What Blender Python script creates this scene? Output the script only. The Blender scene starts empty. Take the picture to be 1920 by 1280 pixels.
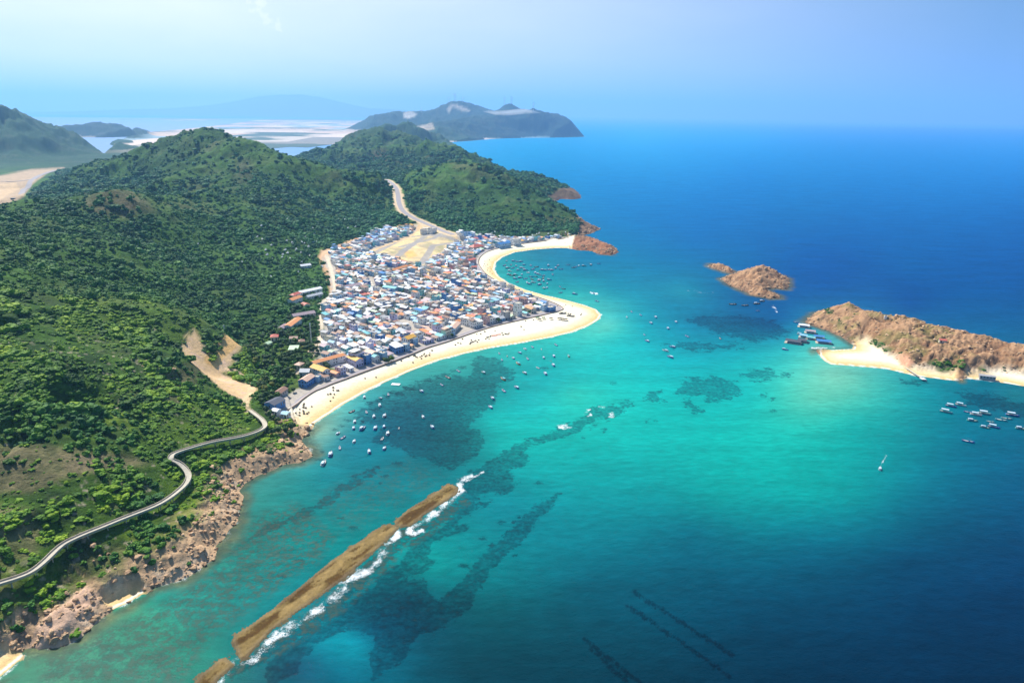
import bpy, math, random
import numpy as np
from mathutils import Vector, Matrix

SC = bpy.context.scene
COL = SC.collection
R = math.radians
random.seed(7)
RNG = np.random.default_rng(11)

# ---------------------------------------------------------------- camera
H = 250.0                 # drone height above the sea, metres
F = 1280.0                # focal length in pixels of a 1920 wide frame
PITCH = math.atan(424 / 1280)
ROLL = 0.012
cp, sp = math.cos(PITCH), math.sin(PITCH)
fw = np.array([0, cp, -sp]); up0 = np.array([0, sp, cp]); rt0 = np.array([1.0, 0, 0])
cr, sr = math.cos(ROLL), math.sin(ROLL)
RT = rt0 * cr + up0 * sr
UP = up0 * cr - rt0 * sr
cam = bpy.data.cameras.new('camera'); camo = bpy.data.objects.new('camera', cam); COL.objects.link(camo)
cam.sensor_width = 36.0; cam.lens = 36.0 * F / 1920; cam.clip_start = 1.0; cam.clip_end = 250000
m = Matrix(((RT[0], UP[0], -fw[0], 0), (RT[1], UP[1], -fw[1], 0), (RT[2], UP[2], -fw[2], H), (0, 0, 0, 1)))
camo.matrix_world = m
SC.camera = camo

# ---------------------------------------------------------------- sun, sky, exposure
SKY_LIFT = .21
SUN_EL, SUN_AZ = 48.0, -40.0        # azimuth from +Y, negative to the west side of the frame
world = bpy.data.worlds.new('World'); SC.world = world; world.use_nodes = True
wn = world.node_tree; wn.nodes.clear()
def WN(t, **k):
    n = wn.nodes.new(t)
    for a, b in k.items(): setattr(n, a, b)
    return n
sky = WN('ShaderNodeTexSky', sky_type='NISHITA'); sky.sun_disc = False
sky.sun_elevation = R(SUN_EL); sky.sun_rotation = R(SUN_AZ)
sky.air_density = 1.0; sky.dust_density = .6; sky.ozone_density = 1.6; sky.altitude = 0
# for a bluer horizon, look the sky up a little above the true direction
tc = WN('ShaderNodeTexCoord'); sx = WN('ShaderNodeSeparateXYZ'); wn.links.new(tc.outputs['Generated'], sx.inputs[0])
zl = WN('ShaderNodeMapRange'); wn.links.new(sx.outputs[2], zl.inputs[0]); zl.inputs[1].default_value = 0; zl.inputs[2].default_value = 1; zl.inputs[3].default_value = SKY_LIFT; zl.inputs[4].default_value = 1
cx_ = WN('ShaderNodeCombineXYZ'); wn.links.new(sx.outputs[0], cx_.inputs[0]); wn.links.new(sx.outputs[1], cx_.inputs[1]); wn.links.new(zl.outputs[0], cx_.inputs[2])
nz_ = WN('ShaderNodeVectorMath', operation='NORMALIZE'); wn.links.new(cx_.outputs[0], nz_.inputs[0]); wn.links.new(nz_.outputs[0], sky.inputs[0])
bg = WN('ShaderNodeBackground'); bg.inputs['Strength'].default_value = 0.087
# thin cloud wisps, plus a painted pale glow on the sun side, by direction
def skydir(px, py):
    d = fw * F + RT * (px - 960) - UP * (py - 640)
    return d / np.linalg.norm(d)
def blob(px, py, r0, r1, stretch=(1, 1, 1)):
    d = skydir(px, py)
    s = WN('ShaderNodeVectorMath', operation='SUBTRACT'); wn.links.new(tc.outputs['Generated'], s.inputs[0]); s.inputs[1].default_value = tuple(d)
    mu = WN('ShaderNodeVectorMath', operation='MULTIPLY'); wn.links.new(s.outputs[0], mu.inputs[0]); mu.inputs[1].default_value = stretch
    l = WN('ShaderNodeVectorMath', operation='LENGTH'); wn.links.new(mu.outputs[0], l.inputs[0])
    mr = WN('ShaderNodeMapRange'); wn.links.new(l.outputs['Value'], mr.inputs[0])
    mr.inputs[1].default_value = r1; mr.inputs[2].default_value = r0; mr.inputs[3].default_value = 0; mr.inputs[4].default_value = 1
    return mr.outputs[0]
def wmath(op, a, b):
    n = WN('ShaderNodeMath', operation=op)
    for i, v in enumerate((a, b)):
        if isinstance(v, (int, float)): n.inputs[i].default_value = v
        else: wn.links.new(v, n.inputs[i])
    return n.outputs[0]
def wnoise(scale, detail, rough, sc=(1, 1, 1)):
    mp = WN('ShaderNodeMapping'); mp.inputs['Scale'].default_value = sc; wn.links.new(tc.outputs['Generated'], mp.inputs[0])
    n = WN('ShaderNodeTexNoise'); n.inputs['Scale'].default_value = scale; n.inputs['Detail'].default_value = detail; n.inputs['Roughness'].default_value = rough
    wn.links.new(mp.outputs[0], n.inputs[0]); return n.outputs[0]
puff = wnoise(55, 6, .62); wisp = wnoise(4.2, 5, .55, (1, 1, 4.5))
def ramp(x, a, b, hi=1.0):
    mr = WN('ShaderNodeMapRange'); mr.interpolation_type = 'SMOOTHSTEP'; wn.links.new(x, mr.inputs[0])
    mr.inputs[1].default_value = a; mr.inputs[2].default_value = b; mr.inputs[3].default_value = 0; mr.inputs[4].default_value = hi
    return mr.outputs[0]
c1 = wmath('MAXIMUM', wmath('MAXIMUM', blob(478, 6, .004, .034), blob(500, 34, .003, .024)), blob(522, 50, .002, .016))
cl = wmath('MULTIPLY', ramp(wmath('ADD', wmath('MULTIPLY', c1, .9), wmath('MULTIPLY', wmath('SUBTRACT', wnoise(130, 7, .68), .5), 2.6)), .30, .95, 1.0), wmath('MULTIPLY', ramp(c1, .0, .30, 1.0), .9))
w1 = wmath('MULTIPLY', ramp(wisp, .42, .75, 1.0), wmath('ADD', blob(640, 30, .05, .3), blob(160, 120, .05, .5)))
veil = wmath('MULTIPLY', blob(150, 90, .0, 1.05), wmath('ADD', .66, wmath('MULTIPLY', wisp, .5)))  # broad whitening painted over the sun side of the sky
cloud = wmath('MAXIMUM', wmath('MAXIMUM', cl, veil), wmath('MULTIPLY', w1, .22))
mx = WN('ShaderNodeMix', data_type='RGBA'); wn.links.new(cloud, mx.inputs[0]); tn = WN('ShaderNodeMix', data_type='RGBA', blend_type='MULTIPLY'); tn.inputs[0].default_value = 1; wn.links.new(sky.outputs[0], tn.inputs[6]); tn.inputs[7].default_value = (.84, .98, 1.04, 1); wn.links.new(tn.outputs[2], mx.inputs[6]); mx.inputs[7].default_value = (10.3, 10.0, 10.9, 1)
wn.links.new(mx.outputs[2], bg.inputs[0])
wo = WN('ShaderNodeOutputWorld'); wn.links.new(bg.outputs[0], wo.inputs[0])

sund = bpy.data.lights.new('sun', 'SUN'); sund.energy = 5.0; sund.angle = R(0.5); sund.color = (1.0, 0.955, 0.87)
suno = bpy.data.objects.new('sun', sund); COL.objects.link(suno)
sdir = Vector((math.sin(R(SUN_AZ)) * math.cos(R(SUN_EL)), math.cos(R(SUN_AZ)) * math.cos(R(SUN_EL)), math.sin(R(SUN_EL))))
suno.rotation_euler = sdir.to_track_quat('Z', 'Y').to_euler()
SC.view_settings.view_transform = 'Standard'; SC.view_settings.look = 'None'
SC.view_settings.exposure = 0.56; SC.view_settings.gamma = 1.0
SC.cycles.use_denoising = True
SC.cycles.max_bounces = 5; SC.cycles.diffuse_bounces = 2; SC.cycles.glossy_bounces = 2
SC.cycles.transmission_bounces = 3; SC.cycles.volume_bounces = 1; SC.cycles.transparent_max_bounces = 6
SC.cycles.sample_clamp_indirect = 4; SC.cycles.sample_clamp_direct = 30
KLUM = 1.55               # radiance of a sunlit level white surface: albedo = linear target / KLUM
HAZE = 5.6e-5

# ---------------------------------------------------------------- projection helpers
def ray(px, py):
    d = fw * F + RT * (px - 960.0) - UP * (py - 640.0)
    return d / d[1]
def at_z(px, py, z=0.0):
    d = ray(px, py); t = (z - H) / d[2]
    return np.array([d[0] * t, d[1] * t, z])
def at_Y(px, py, Y):
    d = ray(px, py); return np.array([d[0] * Y, Y, H + d[2] * Y])
def w_at(px, Y, z):
    x = 0.0
    for _ in range(5):
        dep = Y * cp + (H - z) * sp
        k = (px - 960.0) / F * dep
        vv = Y * sp - (H - z) * cp
        x = (k - sr * vv) / cr
    return np.array([x, Y, z])
def proj(P):
    P = np.asarray(P, float)
    q = P - np.array([0, 0, H])
    dep = np.maximum(q @ fw, 1e-3)
    return 960 + F * (q @ RT) / dep, 640 - F * (q @ UP) / dep
def s2l(c):
    c = np.asarray(c, float) / 255.0
    return np.where(c <= .04045, c / 12.92, ((c + .055) / 1.055) ** 2.4)

def hash2(ix, iy, s):
    h = (ix.astype(np.int64) * 374761393 + iy.astype(np.int64) * 668265263 + s * 974711) & 0xffffffff
    h = ((h ^ (h >> 13)) * 1274126177) & 0xffffffff
    return ((h ^ (h >> 16)) & 0xffff) / 65535.0
def vnoise(x, y, s=0):
    ix = np.floor(x); iy = np.floor(y); fx = x - ix; fy = y - iy
    u = fx * fx * fx * (fx * (fx * 6 - 15) + 10); v = fy * fy * fy * (fy * (fy * 6 - 15) + 10)
    a = hash2(ix, iy, s); b = hash2(ix + 1, iy, s); c = hash2(ix, iy + 1, s); d = hash2(ix + 1, iy + 1, s)
    return ((a + (b - a) * u) * (1 - v) + (c + (d - c) * u) * v) * 2 - 1
def fbm(x, y, wl, octv=5, s=0, gain=.5, ridged=False):
    r = 0; a = 1.0; t = 0; f = 1.0 / wl; X, Y = x, y
    for o in range(octv):
        n = vnoise(X * f, Y * f, s + o * 17)
        if ridged: n = 1 - 2 * np.abs(n)
        r = r + a * n; t += a; a *= gain; f *= 2.03
        X, Y = .8 * X - .6 * Y + 13.1, .6 * X + .8 * Y - 7.7
    return r / t
def sstep(a, b, x):
    t = np.clip((x - a) / (b - a), 0, 1); return t * t * (3 - 2 * t)
def sdf_poly(x, y, poly, margin=60.0):
    """signed distance to a polygon, positive inside; beyond the margin outside it is -margin"""
    P = np.asarray(poly, float)[:, :2]
    out = np.full(x.shape, -margin)
    lo = P.min(0) - margin; hi = P.max(0) + margin
    sel = (x > lo[0]) & (x < hi[0]) & (y > lo[1]) & (y < hi[1])
    if not sel.any(): return out
    X = x[sel]; Y = y[sel]
    d2 = np.full(X.shape, 1e18); ins = np.zeros(X.shape, bool)
    n = len(P)
    for i in range(n):
        a = P[i]; b = P[(i + 1) % n]; e = b - a
        wx = X - a[0]; wy = Y - a[1]
        t = np.clip((wx * e[0] + wy * e[1]) / max(e @ e, 1e-12), 0, 1)
        dx = wx - e[0] * t; dy = wy - e[1] * t
        d2 = np.minimum(d2, dx * dx + dy * dy)
        if a[1] != b[1]:
            c = ((a[1] > Y) != (b[1] > Y)) & (X < (b[0] - a[0]) * (Y - a[1]) / (b[1] - a[1]) + a[0])
            ins ^= c
    d = np.sqrt(d2)
    out[sel] = np.where(ins, d, np.maximum(-d, -margin))
    return out
def dist_line(x, y, line, margin=60.0):
    P = np.asarray(line, float)[:, :2]
    out = np.full(x.shape, margin)
    lo = P.min(0) - margin; hi = P.max(0) + margin
    sel = (x > lo[0]) & (x < hi[0]) & (y > lo[1]) & (y < hi[1])
    if not sel.any(): return out, np.zeros(x.shape)
    X = x[sel]; Y = y[sel]; d2 = np.full(X.shape, 1e18); prm = np.zeros(X.shape)
    for i in range(len(P) - 1):
        a = P[i]; e = P[i + 1] - a
        wx = X - a[0]; wy = Y - a[1]
        t = np.clip((wx * e[0] + wy * e[1]) / max(e @ e, 1e-12), 0, 1)
        q = (wx - e[0] * t) ** 2 + (wy - e[1] * t) ** 2
        b = q < d2; d2[b] = q[b]; prm[b] = i + t[b]
    out[sel] = np.minimum(np.sqrt(d2), margin)
    p = np.zeros(x.shape); p[sel] = prm
    return out, p
def smooth_line(pts, n=6):
    P = np.asarray(pts, float); out = []
    for i in range(len(P) - 1):
        p0 = P[max(i - 1, 0)]; p1 = P[i]; p2 = P[i + 1]; p3 = P[min(i + 2, len(P) - 1)]
        for k in range(n):
            t = k / n
            out.append(.5 * ((2 * p1) + (-p0 + p2) * t + (2 * p0 - 5 * p1 + 4 * p2 - p3) * t * t + (-p0 + 3 * p1 - 3 * p2 + p3) * t ** 3))
    out.append(P[-1]); return np.array(out)

# ---------------------------------------------------------------- object helpers
def tag(o, label=None, cat=None, group=None, kind=None):
    if label: o['label'] = label
    if cat: o['category'] = cat
    if group: o['group'] = group
    if kind: o['kind'] = kind
    return o
def empty(name, loc, rz=0.0, sc=1.0):
    o = bpy.data.objects.new(name, None); COL.objects.link(o); o.location = loc; o.rotation_euler = (0, 0, rz); o.scale = (sc, sc, sc); o.empty_display_size = .5
    return o
def mesh_np(name, V, Fq, mats, parent=None, smooth=False, link=True, midx=None):
    me = bpy.data.meshes.new(name); V = np.asarray(V, np.float32); Fq = np.asarray(Fq, np.int32)
    me.vertices.add(len(V)); me.vertices.foreach_set('co', V.ravel())
    k = Fq.shape[1]
    me.loops.add(Fq.size); me.loops.foreach_set('vertex_index', Fq.ravel())
    me.polygons.add(len(Fq)); me.polygons.foreach_set('loop_start', np.arange(0, Fq.size, k, dtype=np.int32))
    me.polygons.foreach_set('use_smooth', np.full(len(Fq), smooth))
    if midx is not None: me.polygons.foreach_set('material_index', np.asarray(midx, np.int32))
    me.update(calc_edges=True)
    for mt in (mats if isinstance(mats, (list, tuple)) else [mats]): me.materials.append(mt)
    o = bpy.data.objects.new(name, me)
    if link: COL.objects.link(o)
    if parent: o.parent = parent
    return o
def add_col(o, name, C):
    a = o.data.color_attributes.new(name, 'FLOAT_COLOR', 'POINT')
    C = np.asarray(C, np.float32)
    if C.shape[1] == 3: C = np.concatenate([C, np.ones((len(C), 1), np.float32)], 1)
    a.data.foreach_set('color', C.ravel())
def add_f(o, name, v):
    a = o.data.attributes.new(name, 'FLOAT', 'POINT'); a.data.foreach_set('value', np.asarray(v, np.float32))
class MB:
    """collects faces with material slots, builds one mesh"""
    def __init__(s): s.v = []; s.f = []; s.m = []
    def poly(s, pts, mi=0):
        n = len(s.v); s.v += [tuple(p) for p in pts]; s.f.append(tuple(range(n, n + len(pts)))); s.m.append(mi)
    def box(s, x0, y0, z0, x1, y1, z1, mi=0, top=None, bottom=False):
        n = len(s.v); s.v += [(x0, y0, z0), (x1, y0, z0), (x1, y1, z0), (x0, y1, z0), (x0, y0, z1), (x1, y0, z1), (x1, y1, z1), (x0, y1, z1)]
        s.f += [(n, n+1, n+5, n+4), (n+1, n+2, n+6, n+5), (n+2, n+3, n+7, n+6), (n+3, n, n+4, n+7), (n+4, n+5, n+6, n+7)]
        s.m += [mi] * 4 + [mi if top is None else top]
        if bottom: s.f.append((n+3, n+2, n+1, n)); s.m.append(mi)
    def tube(s, p0, p1, r0, r1, n=6, mi=0, cap=True):
        a = Vector(p0); b = Vector(p1); d = (b - a).normalized(); q = d.to_track_quat('Z', 'Y'); k = len(s.v)
        for p, r in ((a, r0), (b, r1)):
            for i in range(n):
                t = 2 * math.pi * i / n; s.v.append(tuple(p + q @ Vector((r * math.cos(t), r * math.sin(t), 0))))
        for i in range(n):
            j = (i + 1) % n; s.f.append((k+i, k+j, k+n+j, k+n+i)); s.m.append(mi)
        if cap: s.f.append(tuple(range(k+n, k+2*n))); s.m.append(mi)
    def build(s, name, mats, parent=None, smooth=False, link=True, off=None):
        me = bpy.data.meshes.new(name); me.from_pydata(s.v, [], s.f); me.update()
        for mt in (mats if isinstance(mats, (list, tuple)) else [mats]): me.materials.append(mt)
        me.polygons.foreach_set('material_index', np.array(s.m, np.int32))
        me.polygons.foreach_set('use_smooth', np.full(len(s.f), smooth))
        o = bpy.data.objects.new(name, me)
        if link: COL.objects.link(o)
        if parent: o.parent = parent
        return o
class NT:
    def __init__(s, name):
        s.mat = bpy.data.materials.new(name); s.mat.use_nodes = True; s.t = s.mat.node_tree; s.t.nodes.clear()
    def n(s, t, ins=None, **k):
        n = s.t.nodes.new(t)
        for a, b in k.items(): setattr(n, a, b)
        for a, b in (ins or {}).items():
            if isinstance(b, bpy.types.NodeSocket): s.t.links.new(b, n.inputs[a])
            else: n.inputs[a].default_value = b
        return n
    def attr(s, name, fac=False): return s.n('ShaderNodeAttribute', attribute_name=name).outputs['Fac' if fac else 'Color']
    def math(s, op, a, b=0.0, c=0.0): return s.n('ShaderNodeMath', {0: a, 1: b, 2: c}, operation=op).outputs[0]
    def noise(s, scale, detail=4, rough=.5, vec=None, sc=None, dist=0.0):
        if vec is None: vec = s.n('ShaderNodeNewGeometry').outputs['Position']
        if sc is not None: vec = s.n('ShaderNodeMapping', {'Vector': vec, 'Scale': sc}).outputs[0]
        return s.n('ShaderNodeTexNoise', {'Vector': vec, 'Scale': scale, 'Detail': detail, 'Roughness': rough, 'Distortion': dist}).outputs[0]
    def step(s, x, a, b, lo=0.0, hi=1.0): return s.n('ShaderNodeMapRange', {0: x, 1: a, 2: b, 3: lo, 4: hi}, interpolation_type='SMOOTHSTEP').outputs[0]
    def lin(s, x, a, b, lo=0.0, hi=1.0): return s.n('ShaderNodeMapRange', {0: x, 1: a, 2: b, 3: lo, 4: hi}).outputs[0]
    def mix(s, f, a, b, mode='MIX'):
        n = s.n('ShaderNodeMix', data_type='RGBA', blend_type=mode)
        for i, v in ((0, f), (6, a), (7, b)):
            if isinstance(v, bpy.types.NodeSocket): s.t.links.new(v, n.inputs[i])
            else: n.inputs[i].default_value = v if i == 0 else (*v, 1) if len(v) == 3 else v
        return n.outputs[2]
    def out(s, col, rough=.8, bump=None, bstr=.3, bdist=1.0, **ex):
        ins = {'Base Color': col if isinstance(col, bpy.types.NodeSocket) else (*col, 1), 'Roughness': rough}
        ins.update(ex)
        if bump is not None: ins['Normal'] = s.n('ShaderNodeBump', {'Height': bump, 'Strength': bstr, 'Distance': bdist}).outputs[0]
        p = s.n('ShaderNodeBsdfPrincipled', ins)
        s.n('ShaderNodeOutputMaterial', {'Surface': p.outputs[0]}); return s.mat
def simple(name, rgb, rough=.75, var=.12, scale=.6, metal=0.0, spec=.3, wear=None):
    """plain paint or stone with real unevenness; rgb are albedos"""
    t = NT(name); n = t.noise(scale, 5, .6); n2 = t.noise(scale * 7, 3, .5)
    f = t.math('ADD', t.lin(n, .3, .7, 1 - var, 1 + var), t.lin(n2, .3, .7, -var * .5, var * .5))
    c = t.n('ShaderNodeVectorMath', {0: tuple(rgb), 'Scale': f}, operation='SCALE').outputs[0]
    if wear: c = t.mix(t.step(n, .56, .72, 0, .7), c, wear)
    return t.out(c, rough, bump=n2, bstr=.15, bdist=.05, Metallic=metal, **{'Specular IOR Level': spec})
# ================================================================ the lie of the land
# coastline, traced round the bays; ('w', px, Y) are stretches hidden behind the hills
def coast_pt(p):
    return w_at(p[1], p[2], 0)[:2] if p[0] == 'w' else at_z(p[0], p[1], 0)[:2]
COAST = [(-420, 1500), (-150, 1330), (0, 1268), (22, 1250), (45, 1229), (62, 1222), (110, 1212), (150, 1192), (175, 1168), (205, 1145), (238, 1130), (270, 1112), (285, 1100),
 (330, 1092), (350, 1078), (362, 1062), (388, 1046), (402, 1028), (422, 1008), (432, 990), (446, 965), (448, 940), (440, 922), (452, 905), (478, 890), (505, 880), (530, 872), (560, 868), (582, 855), (580, 840), (572, 825), (580, 808),
 (590, 793), (615, 777), (645, 757), (680, 737), (720, 717), (770, 695), (820, 676), (870, 663), (920, 652), (975, 643), (1030, 633), (1075, 622), (1105, 610),
 (1124, 598), (1127, 590), (1118, 580), (1096, 572), (1060, 562), (1020, 553), (985, 543), (955, 531), (935, 518), (927, 505), (930, 492), (942, 482), (965, 473),
 (1000, 468), (1040, 465), (1062, 465), (1085, 469), (1110, 471), (1128, 477), (1146, 479), (1162, 472), (1150, 464), (1128, 456), (1112, 451), (1092, 449), (1080, 446),
 (1098, 441), (1112, 436), (1130, 429), (1112, 424), (1101, 418), ('w', 1096, 1700), ('w', 1085, 1800), ('w', 1062, 1950), ('w', 1040, 2100), ('w', 1050, 2190), (1074, 374), (1090, 372), (1087, 364),
 ('w', 1078, 2480), ('w', 1040, 2680), ('w', 985, 2900), ('w', 945, 3250), ('w', 905, 3900), ('w', 872, 4900), (838, 272), (828, 269.5), (845, 267), (880, 264.5), (920, 261), (950, 259.5), (1000, 258.6),
 (1060, 258), (1090, 257), ('w', 1096, 9100), ('w', 1085, 9700), ('w', 1000, 11800), ('w', 900, 13500), ('w', 820, 17000), ('w', 760, 24000), ('w', 700, 29000),
 (560, 219.5), (480, 226), (430, 233), (388, 238), (340, 243), (290, 247), (240, 252), (262, 257), (228, 262), (205, 271), (225, 277), (205, 283), (195, 288), ('w', 150, 5600), ('w', 0, 6000), ('w', -500, 6000), ('w', -900, 3000), (-900, 1500)]
COAST = np.array([coast_pt(p) for p in COAST])
SMALLHILL = np.array([coast_pt(p) for p in [(78, 252), (120, 258), (200, 258), (262, 256), (250, 249), ('w', 240, 7600), ('w', 150, 8200), ('w', 90, 8000)]])
FARLAND = np.array([coast_pt(p) for p in [(-300, 213.5), (60, 213.5), (400, 215), (700, 218.5), ('w', 700, 29500), ('w', -300, 29500)]])
SPITLAND = np.array([coast_pt(p) for p in [(215, 224.3), (300, 222.6), (415, 223), (412, 225.6), (350, 227), (300, 225.3)]])
INLET = np.array([coast_pt(p) for p in [(480, 281), (545, 276), (578, 277), (600, 274), (650, 268), (665, 274), (620, 288), (602, 296), (560, 296), (500, 290)]])
INLET2 = np.array([coast_pt(p) for p in [(640, 264), (670, 263), (675, 268), (650, 269)]])
ISLAND = np.array([coast_pt(p) for p in [(1505, 602), (1517, 607), (1535, 613), (1556, 620), (1578, 632), (1592, 641), (1600, 648), (1598, 654), (1580, 655), (1562, 656), (1545, 655), (1534, 656), (1536, 665), (1545, 676), (1558, 683),
   (1590, 685), (1625, 688), (1660, 691), (1690, 698), (1715, 704), (1745, 708), (1775, 712), (1800, 714), (1810, 709), (1850, 713), (1890, 719), (1920, 724), (1980, 738), (2150, 790), ('w', 2300, 640), ('w', 2100, 690), ('w', 1980, 722), ('w', 1900, 745), ('w', 1850, 775),
   ('w', 1790, 800), ('w', 1720, 838), ('w', 1680, 850), ('w', 1620, 885), ('w', 1575, 915), ('w', 1550, 905), ('w', 1525, 890)]])
ISLET = np.array([coast_pt(p) for p in [(1354, 523), (1362, 532), (1378, 539), (1398, 547), (1410, 553), (1428, 557), (1445, 561), (1464, 560), (1462, 554), (1448, 549), (1438, 543), (1452, 540), (1474, 543), (1479, 537), ('w', 1476, 1105), ('w', 1462, 1130), ('w', 1430, 1150), ('w', 1395, 1150), ('w', 1382, 1140), (1368, 517)]])
ISLET2 = np.array([coast_pt(p) for p in [(1327, 498), (1336, 503), (1350, 507), (1362, 512), (1375, 515), (1378, 509), (1366, 503), (1350, 498), (1336, 495)]])
SKERRY = np.array([coast_pt(p) for p in [(1892, 663), (1905, 668), (1935, 670), (1940, 660), (1915, 657)]])

# heights: (px, py, Y) seen points with their distance; ('z', px, py, z) seen points with a height; ('w', px, Y, z) unseen points
CTRL = [(0,1094,286),('z',0,1200,8),(0,1000,311),(0,860,370),(0,760,418),(0,660,475),(0,560,570),(0,480,700),(0,420,862),(0,396,957),('w',0,1400,40),('w',0,1800,12),('z',0,350,8),('z',30,380,8),('z',40,330,8),
 (100,1040,314),('z',100,1140,9),(100,950,342),(100,850,382),(100,700,463),(100,560,595),(100,450,824),(100,385,1078),('w',100,1400,70),
 (215,350,1150),(190,356,1150),(130,376,1130),(290,396,1120),(240,400,1080),(170,400,1050),('w',215,1450,88),
 (380,243,2100),(350,247,2110),(405,243,2090),(430,250,2060),(462,257,2000),(330,256,2150),(300,262,2170),(270,275,2200),(200,302,2250),(120,330,2300),(55,362,2250),('w',380,2600,90),('w',250,2700,50),('w',500,2500,50),('w',480,2150,140),('w',560,2100,92),('w',400,2330,150),('w',640,2020,62),('w',520,2120,112),('w',430,2270,148),('w',330,2400,115),('w',600,2050,78),('w',270,2420,90),('w',690,1950,50),
 (480,262,1980),(500,273,1950),(520,281,1930),(540,289,1915),(560,296,1900),(600,307,1870),(640,316,1850),(700,336,1800),(745,372,1760),
 (380,330,1700),(400,300,1850),(400,350,1550),(400,400,1300),(400,450,1130),(400,500,980),(400,550,860),(400,600,765),('z',440,640,8),
 (500,330,1700),(500,400,1380),(500,450,1180),(500,500,1030),(500,560,890),(500,600,805),('z',500,640,6),
 (600,350,1750),(600,400,1500),(600,440,1350),('z',600,480,10),(680,380,1700),(680,420,1500),('z',700,440,9),('z',560,560,8),('z',560,620,6),
 (250,330,2000),(200,345,1750),(280,370,1500),
 (250,450,1000),(250,520,800),(250,560,700),(300,565,700),(370,590,690),(420,625,680),('z',440,650,11),('w',300,800,44),('w',400,780,20),
 (200,620,575),(200,700,495),(200,800,430),(200,900,375),(200,980,345),(300,650,580),(300,720,510),(300,800,450),(300,860,415),('z',300,940,15),
 (360,680,575),('z',385,700,22),('z',450,720,12),('z',470,760,12),('z',495,800,10),(420,770,511),('z',420,830,14),('z',350,880,16),('z',250,960,18),('z',540,800,5),('z',520,760,8),('z',480,690,7),('z',560,690,4.5),
 ('z',160,1080,13),('z',250,1030,12),('z',330,1000,13),('z',400,930,10),('z',430,880,9),('z',500,845,8),
 (760,327,2200),(800,311,2150),(850,304,2100),(900,303,2050),(950,309,1980),(990,326,1900),(1030,356,1800),(1060,384,1700),(1085,408,1590),(1095,425,1500),
 ('z',870,438,7),('z',950,444,6),('z',1040,447,6),(900,350,1800),(900,400,1580),(980,380,1650),(980,415,1530),(820,370,1750),(820,410,1580),(1050,420,1560),
 ('w',900,2600,60),('w',1000,2350,35),('w',850,2600,70),('w',760,2500,50),
 (1040,338,2500),(1072,352,2440),(1000,326,2600),(1082,362,2330),
 (620,277,3350),('z',590,291,6),(720,244,3600),(690,246,3600),(655,258,3500),(770,257,3500),(820,276,3300),(870,291,3000),(905,300,2850),(700,290,3100),(650,310,2700),(700,326,2400),(760,300,2850),(820,298,2800),(720,265,3400),
 (725,338,2100),(745,380,1740),(765,405,1620),(800,420,1555),('z',850,440,7),
 (768,232.5,5500),(785,238,5500),(750,238,5500),(735,242,5400),(800,246,5500),(820,255,5600),('z',840,271,2),('w',720,5200,30),('w',680,4900,10),('w',850,4600,30),
 (830,242,7500),(880,232,8100),(920,221,8700),(950,214,8900),(1010,214,8900),(1030,221,8900),(1055,231,8900),(1072,233,8900),(1086,244,8900),('w',900,7900,40),('w',1000,8600,60),
 (700,221,10500),(722,215,10500),(750,213,10500),(778,209,10700),(800,211,10700),(830,199,11000),(842,192,11000),(858,190.5,11000),(880,195,11000),(905,203,11000),(930,211,10600),(944,200,10400),(955,195,10400),(966,199,10400),(985,208,10300),('w',800,9800,40),('w',730,9700,6),('w',700,12500,30),('w',850,13500,30),
 ('w',650,8000,3),('w',650,12000,4),('w',500,9000,3),('w',400,7000,4),('w',300,6500,4),('w',550,6500,4),('w',300,20000,4),('w',360,6800,3),('w',360,9000,3),('w',360,12500,3),('w',360,17000,3),('w',360,22000,3),('w',420,6800,3),('w',420,9000,3),('w',420,12500,3),('w',420,17000,3),('w',420,22000,3),('w',480,6800,3),('w',480,9000,3),('w',480,12500,3),('w',480,17000,3),('w',480,22000,3),('w',540,6800,3),('w',540,9000,3),('w',540,12500,3),('w',540,17000,3),('w',540,22000,3),('w',600,6800,3),('w',600,9000,3),('w',600,12500,3),('w',600,17000,3),('w',600,22000,3),('w',650,6800,3),('w',650,9000,3),('w',650,12500,3),('w',650,17000,3),('w',650,22000,3),('w',250,3800,6),('w',330,4300,4),('w',400,3700,8),('w',480,4200,5),('w',840,3700,55),('w',800,3950,50),('w',760,4300,45),('w',720,4400,45),('w',880,3650,25),('w',560,5000,3),('w',560,3700,6),('w',545,3000,18),('w',500,3400,10),('w',575,4400,4),('w',230,5200,3),('w',300,5500,3),('w',260,9000,3),('w',60,9000,3),('w',650,7200,4),('w',690,14000,4),
 (150,234.5,7200),(135,237,7200),(95,242,7200),(190,241,7100),(225,245,7000),('z',150,257,1),
 (0,208,4200),(50,232,4200),(100,261,4250),(150,275,4250),('z',195,287,4),(0,260,3700),('z',0,322,8),(100,292,3900),(-100,175,4300),(-100,300,3300),('z',60,312,8),
 (-120,1000,330),(-120,800,400),(-120,600,500),(-120,430,850),('z',-120,1200,14),
 (1570,568,860),(1540,585,858),(1515,598,856),(1620,580,835),(1665,597,800),(1700,603,780),(1760,625,745),(1800,641,722),(1850,656,705),(1895,663,695),(1960,675,680),
 ('z',1560,612,5),('z',1620,640,10),('z',1650,670,5),('z',1720,680,7),('z',1790,695,7),('z',1680,640,15),('z',1760,660,13),('z',1850,690,7),('z',1860,704,2.5),('z',1900,708,2.5),
 ('z',1600,600,16),('z',1580,670,1.6),
 (1395,516,1085),(1415,502,1085),(1435,502,1085),(1455,512,1080),(1470,527,1060),(1385,530,1050),('z',1420,545,4),(1425,520,1060),
 ('w',960,1200,-5),('z',700,550,4),('z',800,500,5),('z',900,600,3.5),('z',650,650,4),('z',800,460,7)]
cx, cy, cz = [], [], []
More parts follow.
